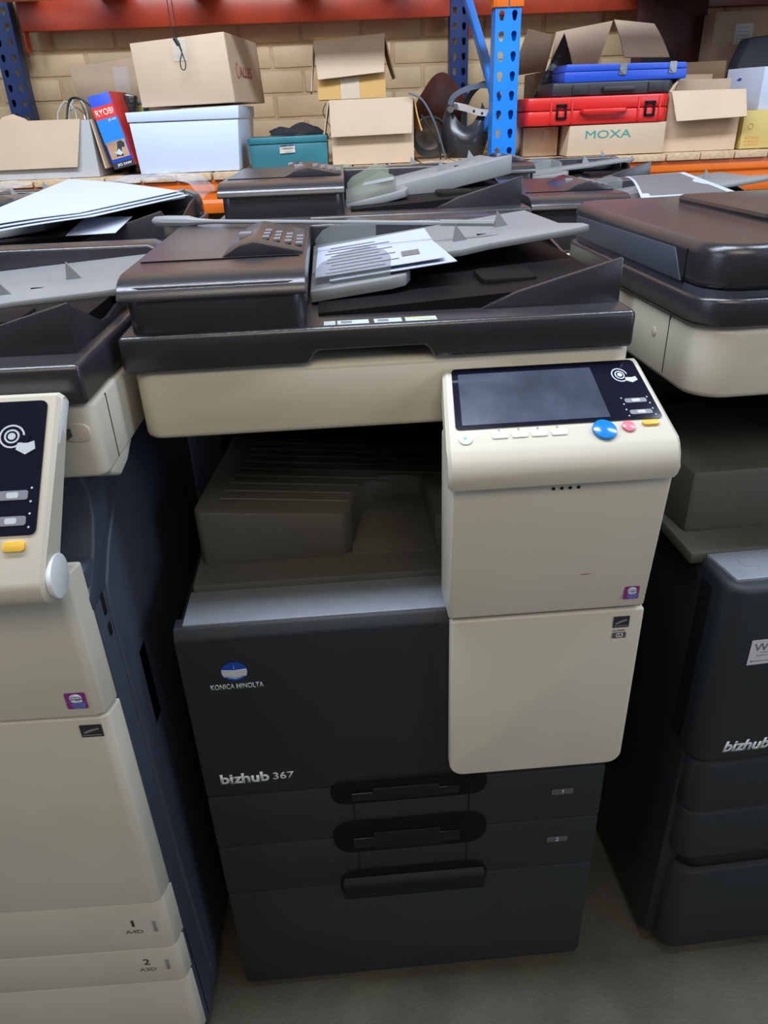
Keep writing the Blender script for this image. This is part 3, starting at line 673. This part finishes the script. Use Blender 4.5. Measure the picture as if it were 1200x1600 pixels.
        slab('bin_floor', 'recess', [(bw+.01, y0+.048), (x1-.006, y0+.048), (x1-.006, D-.056), (bw+.01, D-.056)], lambda x, y: zl+.003+.02*(x-bw)/(x1-bw), lambda x, y: zl-.001, df, 0)  # near-black colour paints in the shade of the bin cavity
        prism('bin_stop', 'recess', 'z', rr(x1-.15, x1-.08, y0+.10, y0+.17, .01, 3), zl+.004, zl+.022, df, .003)
    if sticker:
        xs = [(bw+.016, bw+.029), (bw+.031, bw+.066), (bw+.072, bw+.103), (bw+.107, bw+.142)]
        for k, (a, b) in enumerate(xs):
            s = box('guide_sticker', 'sticker', (a, b, y0+.004, y0+.021, zl-.0002, zl+.0004), df, 0)
            if k in (1, 2): box('sticker_print', 'icon_dim', (a+.004, a+.016, y0+.008, y0+.017, zl+.0004, zl+.0007), s, 0)
            if k == 3: slab('sticker_print', 'sticker_yellow', [(a+.001, y0+.018), (a+.008, y0+.020), (b-.001, y0+.007), (b-.006, y0+.006)], lambda x, y: zl+.0008, lambda x, y: zl+.0004, s, 0)
    return df
def output_tray(root, W, ridges=True, x0=.02, xr=.56, z=.80):
    zt = lambda x, y: z+.088 - .10*max(0, x-.06) - .0*y
    poly = [(x0+.006, .135), (.225, .135), (.238, .150), (.243, .18), (.256, .225), (.285, .258), (.32, .268), (.345, .262), (.352, .25), (.355, .14), (.37, .135), (xr, .135), (xr, .42), (x0+.03, .42), (x0, .15)]
    o = slab('output_tray', 'tray_olive', poly, zt, lambda x, y: z-.002, root, .006)
    box('tray_floor', 'tray_olive', (x0-.004, xr, .084, .44, z-.012, z+.002), o, .002)
    slab('scoop_floor', 'tray_olive', [(.236, .134), (.357, .134), (.353, .27), (.24, .27)], lambda x, y: z+.006+.16*(y-.134), lambda x, y: z, o, .001)
    if ridges:
        bm = bmesh.new(); ends = [.235, .24, .25, .30, .43, .45, .47, .49, .50]
        for k in range(9):
            y = .170+.0255*k; xe = ends[k]
            pts = [(x, y+.01*(x-.06), zt(x, y)+.0003) for x in [.055+.004*k+(xe-.055-.004*k)*i/8 for i in range(9)]]
            tube_bm(bm, pts, .0019, 6)
        link('ridges', bm, 'tray_olive', o)
    prism('step', 'tray_olive', 'z', rr(.372, .52, .088, .134, .006, 2), z, z+.012, o, .002)
    return o
def recess_pill(root, x0, x1, z0, z1, y=0, m='recess', lip=True):
    o = prism('handle_recess', m, 'y', rr(x0, x1, z0, z1, (z1-z0)*.48, 6), y-.0015, y+.006, root, .001)
    return o

def copier_main(root):
    W = .595
    body = box('body', 'dark', (.004, W-.004, .030, .585, .022, .786), root, .008)
    box('column', 'black', (.43, .585, .18, .56, .78, 1.03), body, .004)
    box('rear_wall', 'black', (.02, .585, .44, .56, .78, 1.03), body, .004)
    scn = prism('scanner', 'beige', 'z', rr(.002, .575, .052, .57, .022, 5, (1,1,1,1)), 1.030, 1.1115, root, .007, seg=3)
    cab = prism('cabinet', 'door', 'y', rr(0, W, .012, .259, .012, 3, (1,0,0,1)), 0, .56, root, .003)
    box('caster', 'rubber', (.03, .07, .06, .10, 0, .02), cab, .006); box('caster', 'rubber', (W-.07, W-.03, .06, .10, 0, .02), cab, .006)
    d2 = prism('drawer', 'door', 'y', rr(0, W, .2635, .3725, .004, 2), 0, .03, root, .0025); d1 = prism('drawer', 'door', 'y', rr(0, W, .3755, .4845, .004, 2), 0, .03, root, .0025)
    dr = prism('front_door', 'door', 'x', [(0, .488), (0, .774), (.008, .789), (.03, .789), (.03, .488)], 0, W, root, .003)
    box('silver_strip', 'silver', (.012, W-.01, .011, .086, .786, .7915), root, .0015)
    # handle recesses of the drawers and the cabinet
    for (dw, x0, x1, z0, z1) in ((d1, .180, .414, .450, .4995), (d2, .178, .416, .340, .411), (cab, .182, .420, .227, .296)):
        dep = z1-z0
        r = prism('handle_recess', 'recess', 'y', rr(x0, x1, z0, z1, min(dep*.46, .030), 7), -.0022, .004, dw, .0012)
        if dw is not cab:
            for x in (x0+.042, x1-.066): box('latch_tab', 'black', (x-.012, x+.024, -.005, -.001, z0+dep*.18, z0+dep*.48), r, .0015); 
            box('handle_lip', 'lip', (x0+.062, x1-.072, -.0045, -.002, z0+.006, z0+dep*.62), r, .0015)
        else:
            prism('handle_lip', 'lip', 'x', [(-.0024, .232), (-.012, .238), (-.013, .270), (-.0024, .282)], x0+.004, x1-.004, r, .004)
    for x, za, zb in ((.213, .411, .451), (.388, .411, .451), (.215, .296, .341), (.386, .296, .341)):
        box('panel_joint', 'black', (x-.0011, x+.0011, -.0006, .003, za, zb), d1 if za > .4 else d2, 0)
    for dw, z, s in ((d1, .437, '1'), (d2, .328, '2')):
        pl = flat('number_plate', 'plate_grey', [rr(.515, .549, z-.006, z+.006, .002, 2)], T(0, -.0006, 0) @ FRONT, dw)
        text('lettering', 'icon', s, ((.5315, .5335, z-.004, z+.004) if s == '1' else (.5295, .535, z-.004, z+.004)), T(0, -.0012, 0) @ FRONT, pl, .01)
    text('lettering', 'print_white', 'bizhub', (.0245, .0945, .512, .532), T(0, -.0004, 0) @ FRONT, dr, .035)
    text('lettering', 'print_white', '367', (.100, .130, .514, .528), T(0, -.0004, 0) @ FRONT, dr, .012)
    text('lettering', 'icon', 'KONICA MINOLTA', (.036, .106, .690, .699), T(0, -.0004, 0) @ FRONT, dr, .018)
    em = flat('globe_emblem', 'logo_blue', [disc(.0705, .720, .0175, .0155, 32)], T(0, -.0008, 0) @ FRONT, dr)
    st = []
    for k in range(5):
        zz = .7232-.0024*k; hw = .0168*math.sqrt(max(0, 1-((zz-.720)/.0155)**2))
        st.append([(.0705-hw, zz+.0004), (.0705, zz-.0012), (.0705+hw, zz+.0004), (.0705+hw*.98, zz-.0012), (.0705, zz-.0030), (.0705-hw*.98, zz-.0012)])
    flat('globe_stripes', 'print_white', st, T(0, -.0013, 0) @ FRONT, em)
    flat('globe_stripes', 'logo_sky', [[(.0575, .7135), (.0705, .7110), (.0835, .7135), (.078, .7095), (.0705, .7075), (.063, .7095)], [(.0698, .7245), (.0712, .7245), (.0706, .733)]], T(0, -.0013, 0) @ FRONT, em)
    # ivory covers on the right of the front
    lo = prism('lower_cover', 'ivory', 'y', rr(.3545, .604, .5145, .790, .020, 6, (1,0,0,1)), -.022, -.0005, root, .0035, seg=3)
    upc = prism('upper_cover', 'ivory', 'x', [(-.026, .797), (-.047, 1.005), (.04, 1.03), (.04, .797)], .350, .600, root, .004, seg=3)
    flat('cover_gap', 'recess', [[(.353, .7905), (.600, .7905), (.600, .7968), (.353, .7968)]], T(0, -.015, 0) @ FRONT, lo)
    def emblem(par, x, z, s, y):
        mxx = T(x, y, z) @ FRONT @ Matrix.Diagonal((s, s, 1, 1))
        e = flat('square_emblem', 'magenta', [rr(-1, 1, -.12, 1, .15, 3, (0,1,1,0)), rr(-1, 1, -1, -.2, .15, 3, (1,0,0,1))], mxx, par)
        text('lettering', 'emblem_pale', 'e', (-.62, .66, -.28, .86), T(0, -.0005, 0) @ mxx, e, .03)
        flat('emblem_bars', 'emblem_blue', [[(-.6+.1*k, -.36-.22*k), (.85-.05*k, -.30-.22*k), (.85-.05*k, -.42-.22*k), (-.6+.1*k, -.46-.22*k)] for k in range(3)], T(0, -.0005, 0) @ mxx, e)
        return e
    def star_tag(par, x, z, w_, h, y):
        e = flat('energy_label', 'print_dark', [rr(x-w_, x+w_, z-h, z+h, .0008, 2)], T(0, y, 0) @ FRONT, par)
        flat('swoosh_print', 'icon_dim', [[(x-w_*.75, z-h*.15), (x-w_*.1, z+h*.25), (x+w_*.6, z+h*.45), (x+w_*.75, z+h*.25), (x, z-h*.05), (x-w_*.6, z-h*.4)], [(x-w_*.85, z-h*.62), (x+w_*.85, z-h*.62), (x+w_*.85, z-h*.74), (x-w_*.85, z-h*.74)]], T(0, y-.0004, 0) @ FRONT, e)
        return e
    emblem(upc, .5795, .8215, .0095, -.0292)
    star_tag(lo, .575, .7715, .0105, .0088, -.0226)
    g = flat('fax_label', 'plate_grey', [rr(.5655, .5835, .7455, .7545, .001, 2)], T(0, -.0226, 0) @ FRONT, lo)
    text('lettering', 'print_white', 'G3', (.570, .5795, .7465, .7535), T(0, -.0230, 0) @ FRONT, g, .02)
    text('lettering', 'print_grey', 'SUPER', (.566, .582, .7562, .7590), T(0, -.0226, 0) @ FRONT, g)
    flat('vent_hole', 'black', [disc(.464+.0095*k, .983, .0019, n=10) for k in range(4)], T(0, -.0452, 0) @ FRONT @ Matrix.Identity(4), upc, .0006)
    flat('scratch', 'faded_red', [[(.510, .856), (.517, .8566), (.5235, .857), (.517, .8556)]], T(0, -.0325, 0) @ FRONT, upc)
    control_panel(root, (.343, -.043, 1.043), math.radians(30), .255, .108, taper=.009)
    output_tray(root, W)
    doc_feeder(root, .571, .2045, 1.1125, 1.215, .53)
    return emblem, star_tag
m0 = thing('photocopier', 'central dark office copier with bizhub 367 lettering and ivory control column', 'photocopier', (0, 0, 0), .0226, 'office copiers parked in rows')
emblem, star_tag = copier_main(m0)
# left copier, ivory front
m1 = thing('photocopier', 'left copier with all ivory front, tall touch panel and drawers marked 1 and 2', 'photocopier', (-.59, -.085, 0), 0, 'office copiers parked in rows')
def copier_left(r):
    W = .532
    body = box('body', 'navy', (.01, W+.002, .018, .57, .02, .93), r, .004)
    prism('side_cover', 'navy', 'x', [(.060, .885), (.052, .86), (.055, .70), (.062, .42), (.08, .06), (.50, .06), (.50, 1.0), (.22, .98), (.14, .95), (.09, .915)], W-.006, W+.006, body, .004, seg=3)
    box('side_catch', 'dark', (W, W+.006, .10, .13, .62, .75), body, .002)
    box('side_slot', 'black', (W+.002, W+.0036, .038, .046, .855, .885), body, .002); box('side_slot', 'black', (W+.002, W+.0036, .038, .046, .825, .842), body, .002)
    # curved column below the scanner
    
    pr = [(.010, .88), (.008, .900), (.030, .915), (.058, .938), (.076, .965), (.080, .99), (.070, 1.015), (.062, 1.029), (.25, 1.029), (.25, .88)]
    prism('column', 'navy', 'x', pr, .20, W+.003, body, .004, seg=3)
    W += .008
    scn = prism('scanner', 'ivory', 'z', rr(.0, W+.035, .042, .57, .014, 4), 1.030, 1.1115, r, .006, seg=3)
    prism('scanner_cheek', 'ivory', 'x', [(.046, 1.045), (.060, 1.024), (.085, 1.012), (.115, 1.016), (.155, 1.035)], .25, W+.034, scn, .004, seg=3)
    pc = prism('finger_recess', 'beige', 'y', rr(W+.000, W+.027, 1.072, 1.092, .009, 5), .0400, .046, scn, .0012)
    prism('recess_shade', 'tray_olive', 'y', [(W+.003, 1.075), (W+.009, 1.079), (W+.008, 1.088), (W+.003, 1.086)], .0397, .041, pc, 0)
    box('seam', 'recess', (W+.0345, W+.0355, .085, .0865, 1.035, 1.108), scn, 0)
    W -= .008
    def cov(name, z0, z1, y=0, m='ivory', side=.028):
        return prism(name, m, 'z', [(.01, y+.028), (.01, y), (W-.014, y), (W-.004, y+.005), (W+.002, y+side), (W+.002, y+.034), (.01, y+.034)], z0, z1, r, .003, seg=3)
    u = cov('upper_cover', .753, .945, -.018); l = cov('lower_cover', .398, .747, -.014)
    d1 = cov('drawer', .282, .394, -.008); d2 = cov('drawer', .190, .278, -.004); b = cov('base_drawer', .03, .186, .0)
    box('cover_slot', 'beige', (.30, W-.055, -.019, -.0178, .915, .918), u, 0)
    emblem(u, W-.031, .779, .0118, -.0185); star_tag(l, W-.026, .728, .013, .0095, -.0145)
    for d, y, z, s, s2 in ((d1, -.0085, .336, '1', 'A4D'), (d2, -.0045, .235, '2', 'A3D')):
        text('lettering', 'print_dark', s, (W-.056, W-.0525, z+.004, z+.018) if s == '1' else (W-.059, W-.050, z+.004, z+.018), T(0, y, 0) @ FRONT, d, 0)
        text('lettering', 'print_grey', s2, (W-.068, W-.043, z-.012, z-.004), T(0, y, 0) @ FRONT, d)
        box('level_gauge', 'tray_grey', (W-.026, W-.022, y-.001, y+.001, z-.010, z+.014), d, .0004)
    ang = math.atan2(.150, .088)
    control_panel(r, (W-.272, -.079, .990), math.radians(59), .278, .168, cap=True, th=.020, taper=-.012)
    W += .008
    doc_feeder(r, W+.034, .20, 1.1125, 1.200, .56, y0=.036, tr=W+.030, zr=1.197, slope=.07, sticker=False)
copier_left(m1)
# right copier
m2 = thing('photocopier', 'right dark copier with a white sticker and bizhub lettering, cut off by the frame', 'photocopier', (.740, .002, 0), .055, 'office copiers parked in rows')
def copier_right(r):
    W = .60
    body = box('body', 'dark', (-.020, W, .03, .57, .02, .790), r, .012)
    box('column', 'black', (.36, W, .05, .56, .80, 1.03), body, .004); box('rear_wall', 'black', (-.03, W, .42, .56, .80, 1.03), body, .004)
    cab = prism('cabinet', 'door', 'z', rr(0, W, .0, .55, .03, 5), .012, .225, r, .012)
    prism('dark_gap', 'black', 'z', rr(.01, W-.01, .012, .54, .03, 5), .220, .262, cab, 0)
    prism('drawer', 'door', 'z', rr(-.008, W, .0, .10, .028, 5), .262, .372, r, .010); prism('drawer', 'door', 'z', rr(-.013, W, .0, .10, .028, 5), .374, .482, r, .010)
    dr = prism('front_door', 'door', 'z', rr(-.020, W, .0, .10, .028, 5), .486, .802, r, .010, seg=3)
    s = slab('silver_strip', 'silver', [(-.004, .018), (W-.02, .018), (W-.02, .084), (-.012, .084)], lambda x, y: .806, lambda x, y: .79, r, .0015)
    flat('strip_marking', 'icon_dim', [rr(.020, .044, .045, .064, .002, 2)], T(0, 0, .8062), s, .0002)
    text('lettering', 'print_white', 'bizhub', (.022, .094, .508, .530), T(0, -.0006, 0) @ FRONT, dr, .035, .2)
    text('lettering', 'print_white', 'c', (.100, .110, .510, .520), T(0, -.0006, 0) @ FRONT, dr, .01)
    text('lettering', 'icon_dim', 'KONICA MINOLTA', (.052, .126, .722, .731), T(0, -.0006, 0) @ FRONT, dr, .015)
    lab = flat('paper_label', 'strap_white', [[(.041, .674), (.155, .676), (.155, .7175), (.041, .7165)]], T(-.016, -.0006, 0) @ FRONT, dr)
    lab.data.materials[0] = M['paper_dull']
    text('lettering', 'print_grey', 'WE', (.046, .075, .698, .711), T(-.016, -.0012, 0) @ FRONT, lab)
    for k, (a, b, z) in enumerate(((.056, .14, .6945), (.052, .14, .6895), (.048, .15, .680))):
        flat('text_print', 'tray_grey', [[(a, z), (b, z), (b, z+.0012), (a, z+.0012)]], T(-.016, -.0012, 0) @ FRONT, lab)
    flat('text_print', 'print_grey', [disc(.0465, .6805, .0016, n=8), disc(.0845, .6815, .0016, n=8)], T(-.016, -.0012, 0) @ FRONT, lab)
    # output bay: olive-grey block with a sloping left side
    o = slab('output_tray', 'tray_olive', [(-.020, .140), (.50, .140), (.50, .41), (-.034, .41)], lambda x, y: .905, lambda x, y: .805, r, .010)
    box('tray_floor', 'tray_olive', (-.034, W, .085, .46, .79, .808), o, .003)
    # scanner overhanging to the left
    scn = prism('scanner', 'ivory', 'z', rr(-.078, W, .074, .575, .045, 7), 1.036, 1.122, r, .008, seg=3)
    box('seam', 'recess', (-.0785, -.0775, .160, .1615, 1.045, 1.12), scn, 0)
    prism('screw_cap', 'beige', 'x', disc(.20, 1.09, .006, n=14), -.0792, -.076, scn, .0006)
    # wide rounded document feeder
    df = prism('feeder_base', 'lidplastic', 'z', rr(-.086, W, .068, .575, .05, 7), 1.1235, 1.158, r, .006, seg=3)
    prism('feeder_block', 'navy', 'z', rr(-.078, .36, .076, .565, .045, 7), 1.156, 1.165, df, 0)
    fc = prism('feeder_cover', 'lidplastic', 'z', rr(-.082, .36, .072, .57, .05, 8), 1.1635, 1.216, df, .014, seg=5)
    box('cover_seam', 'black', (-.0828, -.0815, .134, .1355, 1.164, 1.205), fc, 0)
    prism('side_panel', 'navy', 'x', [(.141, 1.167), (.52, 1.167), (.52, 1.198), (.166, 1.202)], -.0835, -.080, fc, .001)
    prism('guide_hump', 'lidplastic', 'z', rr(.07, .34, .22, .50, .02, 4), 1.214, 1.226, fc, .006)
    slab('document_tray', 'tray_grey', [(.37, .2), (.60, .2), (.60, .5), (.37, .5)], lambda x, y: 1.18+.1*(x-.37), lambda x, y: 1.17+.1*(x-.37), df)
copier_right(m2)
# rear rows: same family, mostly hidden behind the front row
def copier_rear(label, x, y, W, bw, zt, D, rz=0, **k):
    r = thing('photocopier', label, 'photocopier', (x, y, 0), rz, 'office copiers parked in rows')
    b = box('body', 'dark', (.01, W-.01, .01, D, .02, zt-.19), r, .01)
    box('scanner', 'beige', (0, W, .03, D+.01, zt-.19+.001, zt-.104), r, .01)
    doc_feeder(r, W, bw, zt-.1025, zt, D, sticker=False, tr=W-.002, **k)
    return r
m3 = copier_rear('copier directly behind the central one, its grey tray pointing right', .018, .635, .575, .232, 1.256, .50, 0, guide='guide_olive', slope=.19, zr=1.248, tray_drop=.050, tray_th=.034)
m4 = copier_rear('copier behind the left one, carrying the pile of white sheets', -.655, .64, .575, .20, 1.222, .50, 0)
m6 = copier_rear('copier behind the right one with a curled printed sheet on its tray', .602, .70, .575, .20, 1.204, .50, -.01)
m7 = copier_rear('rearmost copier just right of the front blue post', .590, 1.305, .50, .165, 1.226, .37, 0, slope=.09)
m8 = copier_rear('rearmost copier in front of the lower open carton', -.02, 1.29, .555, .20, 1.226, .38, 0, guide='guide_olive')
m9 = copier_rear('rearmost copier at the far left under clear film', -1.10, 1.28, .50, .20, 1.20, .38)

# ------------------------------------------------------------------ papers and loose things on the copiers
def page(name, m, pts, zf, label, cat, parent=None, t=.0008, nx=10, ny=10):
    p = [Vector((a, b, 0)) for a, b in pts]; bm = bmesh.new(); A = []; B = []
    for j in range(ny+1):
        ra = []; rb = []
        for i in range(nx+1):
            u, v = i/nx, j/ny; q = (p[0]*(1-u)+p[1]*u)*(1-v)+(p[3]*(1-u)+p[2]*u)*v; z = zf(u, v, q.x, q.y)
            ra.append(bm.verts.new((q.x, q.y, z+t))); rb.append(bm.verts.new((q.x, q.y, z)))
        A.append(ra); B.append(rb)
    for j in range(ny):
        for i in range(nx): bm.faces.new((A[j][i], A[j][i+1], A[j+1][i+1], A[j+1][i])); bm.faces.new((B[j][i], B[j+1][i], B[j+1][i+1], B[j][i+1]))
    for i in range(nx): bm.faces.new((A[0][i], B[0][i], B[0][i+1], A[0][i+1])); bm.faces.new((A[ny][i], A[ny][i+1], B[ny][i+1], B[ny][i]))
    for j in range(ny): bm.faces.new((A[j][0], A[j+1][0], B[j+1][0], B[j][0])); bm.faces.new((A[j][nx], B[j][nx], B[j+1][nx], A[j+1][nx]))
    o = link(name, bm, m, parent)
    if label: tag(o, label, cat)
    return o
c_, s_ = math.cos(.0226), math.sin(.0226)
def l0(x, y): return (x*c_-y*s_, x*s_+y*c_)
zt0 = lambda x: 1.1752 + max(0, x-.2045)*.115
sheet1 = page('paper_sheet', 'paper', [l0(.212, .180), l0(.372, .170), l0(.382, .455), l0(.214, .44)], lambda u, v, x, y: zt0(x)+.001+.004*(1-v), 'upper printed sheet lying on the tray of the central copier', 'paper')
page('paper_sheet', 'paper', [l0(.230, .168), l0(.386, .160), l0(.376, .43), l0(.220, .42)], lambda u, v, x, y: zt0(x)+.0001, 'lower white sheet peeking out under the printed sheet on the central copier', 'paper')
for k in range(9):
    v0 = .14+.085*k
    page('text_print', 'icon_dim', [l0(.225+.004*(k % 3), .19+.026*k), l0(.30+.02*(k % 2), .188+.026*k), l0(.30+.02*(k % 2), .1935+.026*k), l0(.225+.004*(k % 3), .1955+.026*k)], lambda u, v, x, y: zt0(x)+.0024+.004*(1-(y-.175)/.28), None, None, sheet1, .0002, 3, 1)
page('text_print', 'print_grey', [l0(.325, .225), l0(.348, .223), l0(.350, .262), l0(.327, .264)], lambda u, v, x, y: zt0(x)+.0024+.004*(1-(y-.175)/.28), None, None, sheet1, .0002, 2, 2)
# grey plastic rod with a paddle end
rod = thing('plastic_rod', 'long grey plastic rod with a paddle end lying across the central copier', 'rod', (0, 0, 0))
bm = bmesh.new(); pa = Vector((-.055, .50, 1.2195)); pb = Vector((.452, .30, 1.2205))
d = (pb-pa); 
tube_bm(bm, [pa + d*k for k in (0, .01, .05, .12, .15, .2, .6, .85, 1)], .003, 10, [.003, .007, .0085, .0085, .005, .0032, .0028, .0028, .0035])
link('rod_body', bm, 'tray_grey', rod)
tube('rod_tip', 'tray_grey', [pa + d*.86, pa + d*1.0], .0042, rod, False, n=8)
# pile of white sheets on the rear-left copier
for k in range(3):
    pts = [(-.400-.010*k, .500+.012*k), (-.200-.012*k, .672-.0*k), (-.060-.010*k, .850+.004*k), (-.376+.006*k, 1.095-.008*k)]
    page('paper_sheet', 'paper', pts, lambda u, v, x, y, k=k: 1.199+.0035*k + (y-.50)*.076 + .003*math.sin(PI*u),
         ['lowest large white sheet of the pile on the rear-left copier', 'middle large white sheet of the pile on the rear-left copier', 'top blank white sheet of the pile on the rear-left copier'][k], 'paper')['group'] = 'white sheets piled on the rear-left copier'
page('paper_sheet', 'paper', [(-.25, .655), (-.165, .665), (-.155, .76), (-.25, .78)], lambda u, v, x, y: 1.184+.016*v, 'white sheet slanting down under the pile on the rear-left copier', 'paper')
def film(label, pts, zf, n=16):
    random.seed(3)
    o = page('clear_film', 'wrap', pts, lambda u, v, x, y: zf(u, v)+random.uniform(-.004, .004), label, 'plastic film', None, .0005, n, n)
    return o
film('crumpled clear plastic film behind the pile of white sheets', [(-.28, 1.00), (-.045, .92), (-.055, 1.16), (-.30, 1.16)], lambda u, v: 1.238+.012*math.sin(PI*u)-.05*max(0, u-.9)*5+.002*math.sin(11*u+7*v))
film('clear plastic film over the rearmost copier at far left', [(-1.05, 1.27), (-.60, 1.27), (-.60, 1.50), (-1.05, 1.5)], lambda u, v: 1.212+.006*math.sin(9*u)+.006*v)
# curled sheet on the copier behind the right one
cz = lambda u, v, x, y: 1.190+.0225*v+.010*math.sin(PI*v)*(1-u)+.004*u
ws = page('paper_sheet', 'paper', [(.835, .79), (1.025, .79), (1.005, 1.00), (.872, 1.00)], cz, 'white edged sheet with a dark printed face on the rear-right copier', 'paper')
page('dark_print', 'print_grey', [(.842, .798), (1.008, .796), (.990, .992), (.877, .992)], lambda u, v, x, y: cz(u, .03+.94*v, x, y)+.0006, None, None, ws, .0006)
page('paper_sheet', 'paper', [(.285, .80), (.345, .79), (.35, .86), (.29, .87)], lambda u, v, x, y: 1.233+.01*u, 'small crumpled white paper by the clear guide on the copier behind the central one', 'paper')
